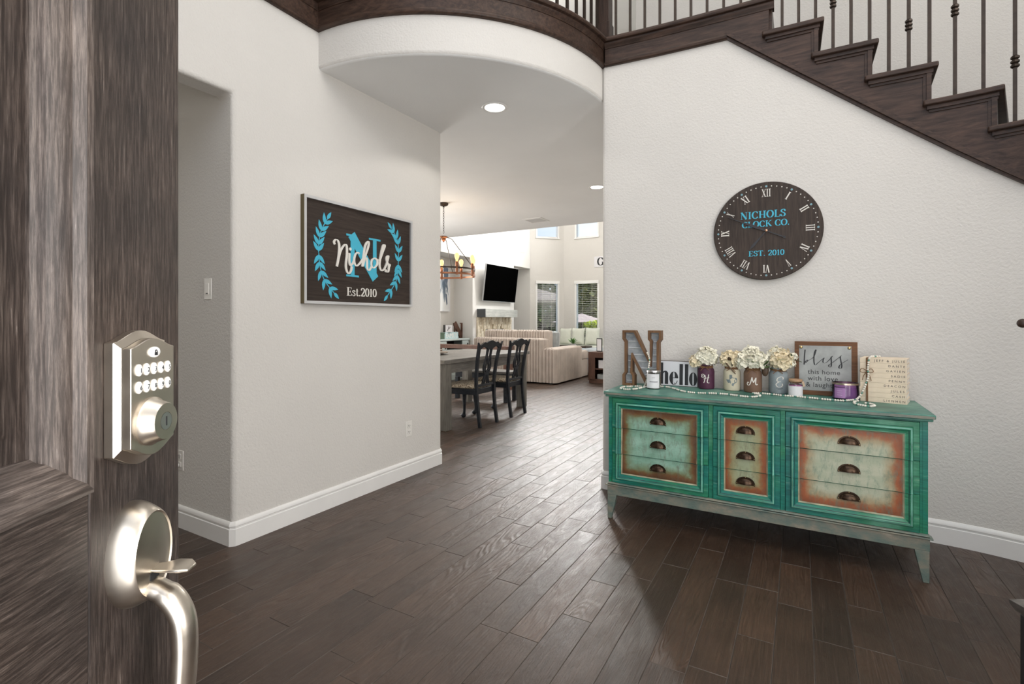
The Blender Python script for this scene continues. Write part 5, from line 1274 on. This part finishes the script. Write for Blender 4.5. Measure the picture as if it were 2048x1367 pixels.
def beads(P):
    global pw, pg, cnt
    acc = 0.0; last = P[0]; out = [P[0]]
    for q in P[1:]:
        d = (q-last).length
        while acc+d >= .0124:
            t = (.0124-acc)/d; last = last+(q-last)*t; out.append(last.copy()); d = (q-last).length; acc = 0
        acc += d; last = q
    for p in out:
        g = (cnt % 5) == 4; cnt += 1
        if g:
            if pg is None: pg = o = MB().ball((0,0,0), .0051, 10, 7).build('bead', M_BEADG, gl)
            else: o = pg.copy(); C.objects.link(o); o.parent = gl
        else:
            if pw is None: pw = o = MB().ball((0,0,0), .0061, 10, 7).build('bead', M_BEADW, gl)
            else: o = pw.copy(); C.objects.link(o); o.parent = gl
        o.location = p
    return out
o1 = beads(P); o2 = beads(seq2)
MB().tube(P, .0008, 4).tube(seq2, .0008, 4).build('string', M_TWINE, gl)

# dark chest at the right border
M_BLKW = plain('black_wood', (.012,.012,.012), .45, var=.4, vscale=12); M_EDGE = plain('worn_silver_edge', (.11,.10,.09), .4, .3, .6, 20)
ch = thing('low_chest', 'black wooden low chest with worn silvery top edge at the right border', 'chest', (.530,1.921,0), math.radians(30))
MB().box(0,.6,-.5,0,.0,.422).build('chest_body', M_BLKW, ch, bevel=.004)
MB().sweep([(-.05,.422),(.0,.422),(.006,.426),(.014,.442),(.015,.452),(-.05,.452)][::-1], [(0,-.5),(0,0),(.6,0),(.6,-.5)][::-1], closed=True).build('lid_rim', M_EDGE, ch, smooth=30)
MB().box(.02,.58,-.48,-.02,.43,.45).build('lid', M_BLKW, ch)
# ------------------------------------------------------------------ dining room
M_BLACKC = plain('black_painted_chair', (.012,.015,.020), .42, var=.5, vscale=20, spec=.3); M_GREYT = wood('grey_washed_oak', (.10,.095,.085), (.24,.225,.20), 1, 4, .4, .15, 'World', 10)
M_GREYL = wood('grey_washed_oak_leg', (.09,.085,.075), (.20,.19,.165), 2, 5, .5, .15, 'World', 9)
def cush_mat():
    m, n, l, b = new_mat('patterned_seat_fabric'); setp(b, rough=.9); mp = coords(n, l, 'Object'); t = noise(n, l, mp, 55, 3, .6, 1.2)
    r = ramp(n, l, t.outputs['Fac'], [(.42,(.10,.07,.045)),(.5,(.42,.34,.24)),(.62,(.62,.54,.42))]); l.new(r.outputs[0], b.inputs['Base Color']); return m
M_CUSH = cush_mat()
tb = thing('dining_table', 'grey washed oak dining table with square legs beside the black chairs', 'table', (-3.95,5.4,0))
top_w = 1.1
for k in range(5): MB().box(-.55+k*.22+.0006,-.55+(k+1)*.22-.0006,-.87,.87,.752,.797).build('plank', M_GREYT, tb, bevel=.003)
for sy_ in (-1,1): MB().box(-.55,.55,sy_*.9355-.0645,sy_*.9355+.0645,.752,.797).build('breadboard_end', M_GREYT, tb, bevel=.003)
MB().box(-.5,.5,-.93,-.9,.64,.752).box(-.5,.5,.9,.93,.64,.752).box(-.51,-.48,-.93,.93,.64,.752).box(.48,.51,-.93,.93,.64,.752).build('apron', M_GREYT, tb)
for sx_ in (-1,1):
    for sy_ in (-1,1): MB().box(sx_*.475-.055,sx_*.475+.055,sy_*.895-.055,sy_*.895+.055,0,.752).build('leg', M_GREYL, tb, bevel=.004)
bn = thing('dining_bench', 'grey topped dark bench at the far end of the dining table', 'bench', (-4.3,6.62,0))
MB().box(-.52,.52,-.18,.18,.43,.462).build('seat', M_GREYT, bn, bevel=.003)
MB().box(-.48,.48,-.15,.15,.34,.43).build('apron', M_BLACKC, bn)
for sx_ in (-1,1):
    for sy_ in (-1,1): MB().box(sx_*.45-.03,sx_*.45+.03,sy_*.13-.03,sy_*.13+.03,0,.34).build('leg', M_BLACKC, bn, bevel=.003)
def chair(label, loc, rz):
    t = thing('dining_chair', label, 'chair', loc, rz, 'black chairs along the dining table')
    # local: front +y, back -y
    def post(sx_):
        p = [(sx_*.185,-.275,0),(sx_*.185,-.245,.2),(sx_*.188,-.225,.44),(sx_*.2,-.235,.62),(sx_*.215,-.265,.82),(sx_*.232,-.30,.955)]
        return MB().tube(smooth_pts(p,4), .023, 4, flat=1.0, up=(0,1,0)).build('back_post', M_BLACKC, t, smooth=30)
    post(-1); post(1)
    def bk(z): return -.225-.075*max(0,(z-.44)/.515)**1.6
    fb = lambda x, z, d: (x, bk(z)+d-.012, z)
    cr = smooth_pts([(-.262,.985),(-.235,.958),(-.19,.962),(-.14,.986),(-.1,.978),(-.05,.995),(0,1.003),(.05,.995),(.1,.978),(.14,.986),(.19,.962),(.235,.958),(.262,.985)],3)
    lo = smooth_pts([(.25,.93),(.21,.905),(.15,.93),(.1,.925),(.05,.905),(0,.902),(-.05,.905),(-.1,.925),(-.15,.93),(-.21,.905),(-.25,.93)],3)
    MB().flat([tuple(p) for p in cr]+[tuple(p) for p in lo], 0, .026, fb).build('crest_rail', M_BLACKC, t, smooth=30)
    sp = MB()
    for sg_ in (-1,1):
        for pts, w_ in (([(sg_*.05,.91),(sg_*.045,.84),(sg_*.055,.77),(sg_*.075,.70),(sg_*.06,.64),(sg_*.035,.60),(sg_*.05,.54),(sg_*.075,.48)],.018),
                        ([(sg_*.02,.91),(sg_*.03,.82),(sg_*.012,.75),(sg_*.035,.69),(sg_*.012,.625)],.013),
                        ([(sg_*.008,.62),(sg_*.018,.55),(sg_*.028,.48)],.014),
                        ([(sg_*.075,.70),(sg_*.045,.655),(0,.64)],.013)):
            sp.ribbon(smooth_pts(pts,5), w_, .004, .02, fb)
    sp.flat([(-.045,.632),(.045,.632),(.03,.598),(-.03,.598)], .004, .02, fb)
    sp.build('splat', M_BLACKC, t, smooth=0)
    MB().box(-.19,.19,-.236,-.212,.462,.492).build('back_rail', M_BLACKC, t, bevel=.003)
    a = .008
    MB().prism([(-.205,-.215),(.205,-.215),(.262,.265),(-.262,.265)], .375, .44).build('seat_frame', M_BLACKC, t, bevel=.006)
    MB().prism([(-.185,-.205),(.185,-.205),(.245,.25),(-.245,.25)], .441, .485).build('seat_cushion', M_CUSH, t, bevel=.02, bseg=3)
    for sx_ in (-1,1):
        p = [(sx_*.232,.235,.375),(sx_*.24,.25,.33),(sx_*.236,.247,.22),(sx_*.228,.24,.1),(sx_*.232,.252,.04)]
        l_ = MB().tube(smooth_pts(p,4), [.034,.035,.036,.035,.033,.031,.028,.026,.024,.022,.02,.019,.018,.018,.02,.022,.024], 8)
        l_.ball((sx_*.234,.258,.03), .031, 12, 8, (1,1.1,.95)); l_.build('leg', M_BLACKC, t)
    return t
chair('black carved back chair with patterned seat, nearer the sign wall', (-3.47,4.985,0), PI/2)
chair('black carved back chair with patterned seat, nearer the ribbed sofa', (-3.47,5.70,0), PI/2)
M_PLAT = wood('wooden_platter', (.16,.125,.09), (.33,.27,.2), 0)
for nm, r_, z_, lab in (('serving_platter',.30,.797,'large round wooden platter lying on the dining table'),('serving_platter',.24,.828,'smaller wooden platter resting on the large platter')):
    t = thing(nm, lab, 'platter', (-4.22,5.05,z_), 0, 'stacked wooden platters')
    MB().lathe([(r_*.6,0),(r_*.62,.004),(r_*.97,.024),(r_,.03),(r_*.98,.031),(r_*.9,.026),(.0001,.02)], 36).build('dish', M_PLAT, t)
# chandelier
M_COPPER = plain('copper_bronze', (.30,.13,.07), .35, .85, .3, 18); M_BRZ = plain('dark_bronze', (.06,.045,.035), .4, .8)
cd = thing('chandelier', 'copper ring chandelier with glowing filament bulbs above the dining table', 'chandelier', (-4.28,5.52,0))
MB().lathe([(.065,2.86),(.065,2.835),(.04,2.82),(.012,2.815),(.012,2.80)], 24).build('canopy', M_BRZ, cd)
lk_ = None
for k in range(11):
    z_ = 2.80-k*.034; 
    if lk_ is None: lk_ = o = MB().tube([(.009*math.cos(a),0,.022*math.sin(a)) for a in (2*PI*q/12 for q in range(12))], .0026, 5, closed=True).build('chain_link', M_BRZ, cd)
    else: o = lk_.copy(); C.objects.link(o); o.parent = cd
    o.location = (0,0,z_); o.rotation_euler = (0,0,(k%2)*PI/2)
MB().lathe([(.055,2.40),(.055,2.385),(.03,2.37),(.03,2.35),(.01,2.33),(.01,2.32)], 20).build('hub', M_COPPER, cd)
RR = .43
for z_, nm in ((1.935,'upper_hoop'),(1.86,'lower_hoop')): MB().sweep([(-.007,z_-.011),(.007,z_-.011),(.007,z_+.011),(-.007,z_+.011)], [(RR*math.cos(a),RR*math.sin(a)) for a in (2*PI*k/56 for k in range(56))], closed=True).build(nm, M_COPPER if z_ < 1.9 else M_BRZ, cd)
for k in range(4):
    a = k*PI/2+.35; MB().tube([(.05*math.cos(a),.05*math.sin(a),2.385),(.12*math.cos(a),.12*math.sin(a),2.355),(RR*math.cos(a),RR*math.sin(a),1.945)], .005, 6).build('rod', M_BRZ, cd)
M_BULB = glow('filament_bulb', (1.0,.52,.14), 2.6); M_FIL = glow('filament', (1.0,.75,.4), 40.0)
bp = sp_ = None
for k in range(9):
    a = 2*PI*k/9+.2; x_, y_ = RR*math.cos(a), RR*math.sin(a)
    if sp_ is None: sp_ = o = MB().lathe([(.017,1.84),(.017,1.945),(.02,1.95),(.02,2.005),(.016,2.01)], 14).build('socket', M_COPPER, cd)
    else: o = sp_.copy(); C.objects.link(o); o.parent = cd
    o.location = (x_,y_,0)
    if bp is None: bp = o = MB().lathe([(.012,2.008),(.015,2.03),(.030,2.075),(.031,2.09),(.024,2.115),(.006,2.128),(.0001,2.129)], 18).build('bulb', M_BULB, cd)
    else: o = bp.copy(); C.objects.link(o); o.parent = cd
    o.location = (x_,y_,0)
lamp('chandelier_glow', 'POINT', (-4.28,5.52,2.2), (0,0,0), 7, (1,.72,.42), rad=.25)

# ------------------------------------------------------------------ living room
M_SOFAT = plain('taupe_corduroy', (.46,.395,.345), .95, var=.12, vscale=6, bs=.3, bscale=200)
M_SOFAG = M_SOFAT
def scallop(x0, x1, y0, y1, pitch=.06, amp=.028, sides='xy'):
    pts = []
    def edge(a, b):
        L = (Vector(b)-Vector(a)).length; n = max(1, round(L/pitch)); d = (Vector(b)-Vector(a))/n; t = d.normalized(); nr = Vector((t.y,-t.x))
        for i in range(n):
            for k in range(5):
                u_ = k/5; pts.append(tuple(Vector(a)+d*(i+u_)+nr*amp*(math.sin(PI*u_)**.55)))
    edge((x0,y0),(x1,y0)); edge((x1,y0),(x1,y1)); edge((x1,y1),(x0,y1)); edge((x0,y1),(x0,y0)); return pts
def rib_block(mb, x0, x1, y0, y1, z0, z1): 
    p = scallop(x0, x1, y0, y1); n = len(p); cx, cy = (x0+x1)/2, (y0+y1)/2
    sh = lambda q, k: (cx+(q[0]-cx)*(1-k/(x1-x0)*2), cy+(q[1]-cy)*(1-k/(y1-y0)*2))
    rings = [[(x,y,z0) for x,y in p],[(x,y,z1-.035) for x,y in p],[(*sh(q,.010),z1-.012) for q in p],[(*sh(q,.035),z1) for q in p]]
    vs = sum(rings, []); fs = []
    for r_ in range(3):
        for i in range(n): j = (i+1)%n; fs.append((r_*n+i, r_*n+j, (r_+1)*n+j, (r_+1)*n+i))
    fs.append(list(range(3*n,4*n))); fs.append(list(range(n))[::-1]); mb.add(vs, fs)
    # ribs across the top
    k = x0+.05
    while k < x1-.05: mb.tube([(k,y0+.03,z1-.004),(k,y1-.03,z1-.004)], .024, 6, flat=.6); k += .06
sf = thing('sectional_sofa', 'taupe ribbed corduroy sectional sofa with its back to the dining room', 'sofa', (0,0,0))
mb = MB(); rib_block(mb, -5.95,-4.36,8.72,9.0,.03,.875); mb.build('back', M_SOFAT, sf, smooth=50)
mb = MB(); rib_block(mb, -4.345,-4.075,8.74,10.02,.03,.69); mb.build('arm', M_SOFAT, sf, smooth=50)
mb = MB(); rib_block(mb, -5.95,-4.36,9.02,10.05,.03,.40); mb.build('seat_base', M_SOFAT, sf, smooth=50)
mb = MB(); rib_block(mb, -5.9,-4.37,9.03,10.03,.41,.56); mb.build('seat_cushion', M_SOFAT, sf, smooth=50)
for x0 in (-5.88,-5.13): mb = MB(); rib_block(mb, x0,x0+.72,9.03,9.27,.565,1.03); mb.build('back_cushion', M_SOFAT, sf, smooth=50)
mb = MB(); rib_block(mb, -4.36,-4.10,10.06,10.42,.03,.40); mb.build('seat_base', M_SOFAT, sf, smooth=50)
mb = MB(); rib_block(mb, -4.37,-4.09,10.06,10.42,.41,.58); mb.build('seat_cushion', M_SOFAT, sf, smooth=50)
for sx_, sy_ in ((-5.85,8.82),(-4.2,8.82),(-4.2,10.3),(-5.85,9.95)): MB().box(sx_-.04,sx_+.04,sy_-.04,sy_+.04,0,.04).build('foot', M_BLKW, sf)
M_PALE = plain('pale_sage_fabric', (.66,.68,.60), .9, var=.06, bs=.15, bscale=120); M_BLUEG = plain('pale_blue_grey_throw', (.46,.50,.53), .9, var=.2, vscale=5, bs=.3, bscale=70)
def pillow(label, x, y, z, w, h, rz, tilt, mat_, grp=None, th=.14):
    t = thing('throw_pillow', label, 'pillow', (x,y,z), rz, grp)
    n = 12; vs = []; fs = []
    for s_ in (1,-1):
        for j in range(n+1):
            for i in range(n+1):
                a, b = i/n*2-1, j/n*2-1; e = (1-a**4)*(1-b**4); pinch = 1-.07*(abs(a*b))**0 * (1-abs(a))*(abs(b)**3)-.0
                px = a*w/2*(1-.07*(1-b*b)*abs(a)**2); pz = b*h/2*(1-.07*(1-a*a)*abs(b)**2); vs.append((px, -s_*th/2*e**.6, pz+h/2))
    m_ = (n+1)**2
    for s_ in (0,1):
        for j in range(n):
            for i in range(n): q = s_*m_+j*(n+1)+i; fs.append((q,q+1,q+n+2,q+n+1))
    o = MB().add(vs, fs).build('cover', mat_, t, (0,0,0), (tilt,0,0), smooth=60); return t
M_GREYR = plain('grey_ribbed_pillow', (.34,.36,.36), .95, var=.15)
rp_ = thing('throw_pillow', 'grey ribbed pillow leaning at the sofa corner', 'pillow', (-4.48,9.36,.56), -.15)
mb = MB(); rib_block(mb, -.25,.1,0,.16,0,.44); mb.build('cover', M_GREYR, rp_, smooth=50)
# window side seat with pale cushions
ws = thing('window_seat_sofa', 'pale sofa under the bay windows holding three cushions', 'sofa', (-4.45,11.75,0))
MB().box(-.95,1.2,-.55,.25,.05,.42).build('base', M_PALE, ws, bevel=.03, bseg=3)
MB().box(-.92,1.17,-.53,.1,.43,.62).build('seat_cushion', M_PALE, ws, bevel=.05, bseg=4)
MB().box(-.95,1.2,.1,.3,.42,.80).build('back', M_PALE, ws, bevel=.05, bseg=4)
for sx_ in (-.85,1.1):
    for sy_ in (-.45,.15): MB().box(sx_-.03,sx_+.03,sy_-.03,sy_+.03,0,.05).build('foot', M_BLKW, ws)
pillow('pale sage cushion nearest the left bay window', -5.2,11.71,.622,.34,.42,-.1,-.12,M_PALE)
pillow('pale sage cushion in the middle behind the potted plant', -4.85,11.70,.622,.36,.43,0,-.12,M_PALE)
pillow('pale sage cushion nearest the wall corner', -4.47,11.70,.622,.38,.44,.06,-.12,M_PALE)
ot = thing('ottoman', 'blue grey upholstered ottoman carrying the wooden tray', 'ottoman', (-4.45,10.82,0))
MB().box(-.68,.7,-.36,.35,.06,.60).build('cushion', M_BLUEG, ot, bevel=.06, bseg=4)
for sx_ in (-.55,.55):
    for sy_ in (-.3,.3): MB().box(sx_-.03,sx_+.03,sy_-.03,sy_+.03,0,.07).build('foot', M_BLKW, ot)
ty = thing('serving_tray', 'dark wooden tray lying on the ottoman', 'tray', (-4.66,10.9,.6))
MB().box(-.45,.42,-.2,.2,0,.012).build('base', M_DKFR, ty)
mb = MB(); frame_profile(-.45,.42,-.2,.2,[(0,0),(0,.04),(.015,.04),(.015,0)], lambda x,y,d:(x,y,d), mb); mb.build('rim', M_DKFR, ty, smooth=0)
pp = thing('potted_plant', 'small green plant in a pale pot on the tray', 'plant', (-4.64,10.9,.612))
MB().lathe([(.055,0),(.075,.07),(.078,.075),(.07,.075),(.06,.03),(.0001,.03)], 20).build('pot', M_LABEL, pp)
rg = random.Random(3)
for k in range(26):
    a = rg.uniform(0,6.28); L_ = rg.uniform(.10,.17); el = rg.uniform(.3,1.4); mb = MB()
    petal(mb, Matrix.Translation((0,0,.07)) @ Matrix.Rotation(a,4,'Z') @ Matrix.Rotation(el,4,'X'), L_, .035, -.3); mb.build('leaf', bpy.data.materials['sprig_green2'] if 'sprig_green2' in bpy.data.materials else leaf_mat('sprig_green2',(.05,.16,.03),(.16,.36,.08)), pp, smooth=0, fix=False)
# dark console at the hall side
M_BRNW = wood('brown_cabinet_wood', (.06,.028,.018), (.15,.075,.05), 2, 5, .45, .15, 'Object', 9)
kc = thing('console_cabinet', 'brown wooden console with open shelf past the wall corner', 'cabinet', (-3.655,9.36,0))
MB().box(0,.9,0,.5,.575,.612).build('top', M_BRNW, kc, bevel=.004)
MB().box(0,.03,0,.5,.05,.575).box(.87,.9,0,.5,.05,.575).box(.03,.87,.47,.5,.05,.575).box(.03,.87,.02,.5,.05,.08).build('carcass', M_BRNW, kc, bevel=.002)
MB().box(.03,.87,.01,.47,.27,.29).build('shelf', M_BRNW, kc)
MB().box(.03,.14,0,.02,.08,.575).box(.14,.87,0,.02,.50,.575).build('face_frame', M_BRNW, kc, bevel=.002)
MB().box(.01,.89,.02,.48,0,.05).build('plinth', M_BRNW, kc)
fr = thing('photo_frame', 'upright dark framed photo standing on the brown console', 'picture frame', (-3.49,9.55,.612), -.35)
MB().box(-.07,.07,-.008,.008,.0,.27).build('frame', M_BLKW, fr, bevel=.002); MB().box(-.055,.055,-.0095,-.008,.02,.25).build('mat_board', M_LABEL, fr, smooth=0)
bk2 = thing('storage_basket', 'white box on the shelf of the brown console', 'box', (-3.40,9.46,.29)); MB().box(-.07,.16,-.03,.2,0,.16).build('shell', M_LABEL, bk2, bevel=.006)
bk3 = thing('media_player', 'dark media box on the bottom of the brown console', 'box', (-3.40,9.44,.08)); MB().box(-.09,.2,-.02,.2,0,.09).box(-.085,.195,-.022,-.02,.02,.07).build('shell', M_GREYR, bk3, bevel=.004)
# sofa table behind the sofa
so = thing('sofa_table', 'long dark brown table standing between the dining table and the ribbed sofa', 'table', (-5.3,7.66,0))
MB().box(-.85,.85,-.14,.14,.715,.78).build('top', M_BRNW, so, bevel=.003)
for sx_ in (-.8,.8):
    for sy_ in (-.1,.1): MB().box(sx_-.025,sx_+.025,sy_-.025,sy_+.025,0,.715).build('leg', M_BRNW, so)
# fireplace
M_STONE = [plain('stacked_stone_%d' % q, c_, .85, var=.15, vscale=30, bs=.3) for q, c_ in enumerate(((.62,.54,.40),(.72,.65,.52),(.52,.44,.32),(.66,.60,.48)))]
fp_ = thing('fireplace', 'cream stacked stone fireplace surround below the mantel', 'fireplace', (-6.2,9.17,0), PI/2)
MB().box(0,1.5,-.01,0,0,1.31).build('backing', M_STONE[2], fp_, smooth=0)
rs = random.Random(8); xx = 0.0; sm = []
while xx < 1.5:
    w_ = min(.049, 1.5-xx); zz = 0.0
    while zz < 1.31:
        h_ = min(rs.choice((.05,.1,.15,.2)), 1.31-zz); cx_ = xx+w_/2; czz = zz+h_/2
        if not (.32 < cx_ < 1.17 and zz < 1.0):
            if zz+h_ > 0.0: sm.append((xx,w_,zz,h_))
        zz += h_
    xx += .05
sm.sort(key=lambda q: -q[1]*q[3])
for (a, w_, z_, h_) in sm[:280]: MB().box(-w_/2+.001,w_/2-.001,-rs.uniform(.012,.03),0,-h_/2+.0015,h_/2-.0015).build('stone', rs.choice(M_STONE), fp_, (a+w_/2,-.01,z_+h_/2), smooth=0)
mb = MB()
for (a, w_, z_, h_) in sm[280:]: mb.box(a+.001,a+w_-.001,-.01-rs.uniform(.012,.03),-.01,z_+.0015,z_+h_-.0015)
if mb.v: mb.build('stone', M_STONE[1], fp_, smooth=0)['kind'] = 'stuff'
M_FBOX = plain('firebox_steel', (.16,.19,.21), .4, .6)
mb = MB(); frame_profile(.32,1.17,.0,1.03,[(0,0),(0,.035),(.045,.035),(.045,0)], FRONT, mb); mb.build('firebox_frame', M_FBOX, fp_, smooth=0)
MB().box(.36,1.13,-.02,-.011,.03,.99).build('firebox_glass', plain('firebox_dark', (.09,.12,.14), .2), fp_, smooth=0)
for k in range(6): MB().box(.37,1.12,-.03,-.02,.84+k*.026,.852+k*.026).build('louvre', M_FBOX, fp_, smooth=0)
mn = thing('mantel_beam', 'weathered grey beam mantel under the television', 'mantel', (-6.2,9.2,1.31), PI/2)
M_MANT = wood('pale_grey_mantel', (.30,.32,.31), (.52,.54,.51), 0, 4, .7, .15); M_MANTD = plain('dark_grey_mantel_end', (.06,.065,.07), .6)
MB().box(.001,1.43,-.22,0,0,.18).build('beam', M_MANT, mn, bevel=.004); MB().box(-.012,.0,-.222,0,-.001,.181).build('end_cap', M_MANTD, mn)
tv = thing('television', 'wall mounted black flat television tilted above the mantel', 'television', (-6.2,9.98,1.67), PI/2)
M_SCR = plain('black_screen', (.001,.001,.001), .9, spec=0.0); M_BEZ = plain('silver_bezel', (.42,.42,.43), .35, .7)
tl = math.radians(7)
MB().box(-.72,.72,-.03,.005,0,.835).build('casing', M_BEZ, tv, (0,-.08,0), (tl,0,0), bevel=.004)
MB().box(-.708,.708,-.0325,-.0302,.014,.824).build('screen', M_SCR, tv, (0,-.08,0), (tl,0,0), smooth=0)
MB().box(-.2,.2,-.085,-.002,.25,.6).build('wall_bracket', M_BLKW, tv, smooth=0)
# left recess: cabinet and things on it, painting
M_SAGE = plain('sage_grey_paint', (.42,.47,.45), .6, var=.12, vscale=5)
cb = thing('sideboard', 'sage grey sideboard in the recess left of the fireplace', 'sideboard', (-6.69,7.9,0), PI/2)
MB().box(0,1.1,-.44,-.0,.815,.85).build('top', M_SAGE, cb, bevel=.004)
MB().box(.02,.05,-.42,-.01,.06,.815).box(1.05,1.08,-.42,-.01,.06,.815).box(.05,1.05,-.03,-.01,.06,.815).box(.05,1.05,-.42,-.01,.06,.1).box(.05,1.05,-.42,-.01,.60,.62).build('carcass', M_SAGE, cb)
for a, b in ((.05,.28),(.82,1.05)):
    d_ = MB().box(a+.003,b-.003,-.43,-.41,.1,.81).build('door', M_SAGE, cb, bevel=.003); MB().box(b-.05,b-.04,-.445,-.43,.65,.75).build('handle', M_BLKW, d_, smooth=0)
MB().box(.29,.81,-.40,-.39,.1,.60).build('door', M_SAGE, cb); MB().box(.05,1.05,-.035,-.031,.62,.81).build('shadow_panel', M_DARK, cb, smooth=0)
MB().box(.0,1.1,-.42,-.01,0,.06).build('plinth', M_SAGE, cb)
dn = thing('letter_n', 'dark brown serif letter N standing on the sage sideboard', 'letter', (-6.5,8.88,.856), PI/2)
mb = MB(); serif(mb, 'N', -.21, 0, .325, 0, .03, FRONT, .42, 0, 1.35); mb.build('letter_body', M_BRNW, dn, smooth=0)
sb = thing('word_block', 'pale blue wooden word block lying on the sage sideboard', 'sign', (-6.42,8.50,.85), PI/2)
MB().box(-.24,.24,-.04,.04,0,.14).build('block', plain('pale_blue_paint', (.40,.52,.53), .7, var=.15), sb, bevel=.004)
type_text('lettering', 'FAMILY', .13, M_CREAMP, sb, (-.2,-.041,.024), .9)
gb = thing('green_box', 'dark green box at the left end of the sage sideboard', 'box', (-6.42,8.08,.85), PI/2); MB().box(-.16,.16,-.06,.06,0,.135).box(-.165,.165,-.065,.065,.11,.138).build('shell', plain('dark_green_paint', (.05,.09,.05), .6), gb, bevel=.004)
wb = thing('white_block', 'small white printed block with dark side on top of the word block', 'sign', (-6.42,8.42,.99), PI/2-.5)
MB().box(-.08,.08,-.06,.06,0,.15).build('block', M_BLKW, wb, bevel=.002); MB().box(-.078,.078,-.0615,-.06,.002,.148).build('face', M_LABEL, wb, smooth=0)
MB().ribbon([(-.03,.03),(.0,.12)], .012, .0615, .0622, FRONT).ribbon([(.0,.06),(.03,.11)], .01, .0615, .0622, FRONT).build('print', M_BLKP, wb, smooth=0)
pt = thing('painting', 'abstract white and blue grey canvas in the recess left of the fireplace', 'painting', (-6.7,8.3,1.44), PI/2)
def abs_mat():
    m, n, l, b = new_mat('abstract_canvas'); setp(b, rough=.8); mp = coords(n, l, 'Object', (5,5,1.6)); t = noise(n, l, mp, 1.5, 5, .6, 1.0)
    r = ramp(n, l, t.outputs['Fac'], [(.36,(.10,.14,.19)),(.44,(.30,.35,.40)),(.5,(.72,.73,.73)),(.8,(.78,.78,.76))]); l.new(r.outputs[0], b.inputs['Base Color']); return m
MB().box(-.5,.5,-.035,0,0,.98).build('canvas', abs_mat(), pt, bevel=.003)
mb = MB().flat([(.28,.95),(.46,.93),(.44,.66),(.41,.55),(.38,.64),(.33,.6)], .035, .0362, FRONT).flat([(.36,.38),(.41,.36),(.43,.16),(.40,.12),(.38,.2)], .035, .0362, FRONT); mb.build('brush_stroke', plain('slate_blue_paint', (.12,.16,.22), .7), pt, smooth=0)
MB().box(.497,.515,-.045,0,-.01,.99).box(-.515,-.497,-.045,0,-.01,.99).box(-.497,.497,-.045,0,-.01,.0).box(-.497,.497,-.045,0,.98,.99).build('frame', M_LABEL, pt, smooth=0)
th = thing('wall_sensor', 'small white wall sensor on the chimney side right of the television', 'sensor', (-6.2,10.80,2.0), PI/2); MB().box(-.03,.03,-.025,0,-.06,.06).box(-.02,.02,-.028,-.025,-.02,.03).build('housing', M_PLATE, th, bevel=.004)
av = thing('wall_register', 'white slatted air register high on the chimney wall', 'vent', (-6.2,11.28,3.13), PI/2)
mb = MB(); frame_profile(-.13,.13,-.15,.15,[(0,0),(0,.008),(.02,.01),(.025,.0)], FRONT, mb); mb.build('frame', M_TRIM, av, smooth=0)
for k in range(7): MB().box(-.1,.1,-.006,0,-.125+k*.038,-.105+k*.038).build('slat', M_TRIM, av, smooth=0)
gs = thing('letter_sign', 'small white board with a dark letter G between the bay windows', 'sign', (-4.42,12.37,2.62))
MB().box(-.24,.5,-.02,0,0,.275).build('board', M_LABEL, gs, bevel=.003); mb = MB(); serif(mb, 'G', -.16, .04, .2, .02, .024, FRONT, .19, 0, 1.2); mb.build('lettering', M_BLKP, gs, smooth=0)
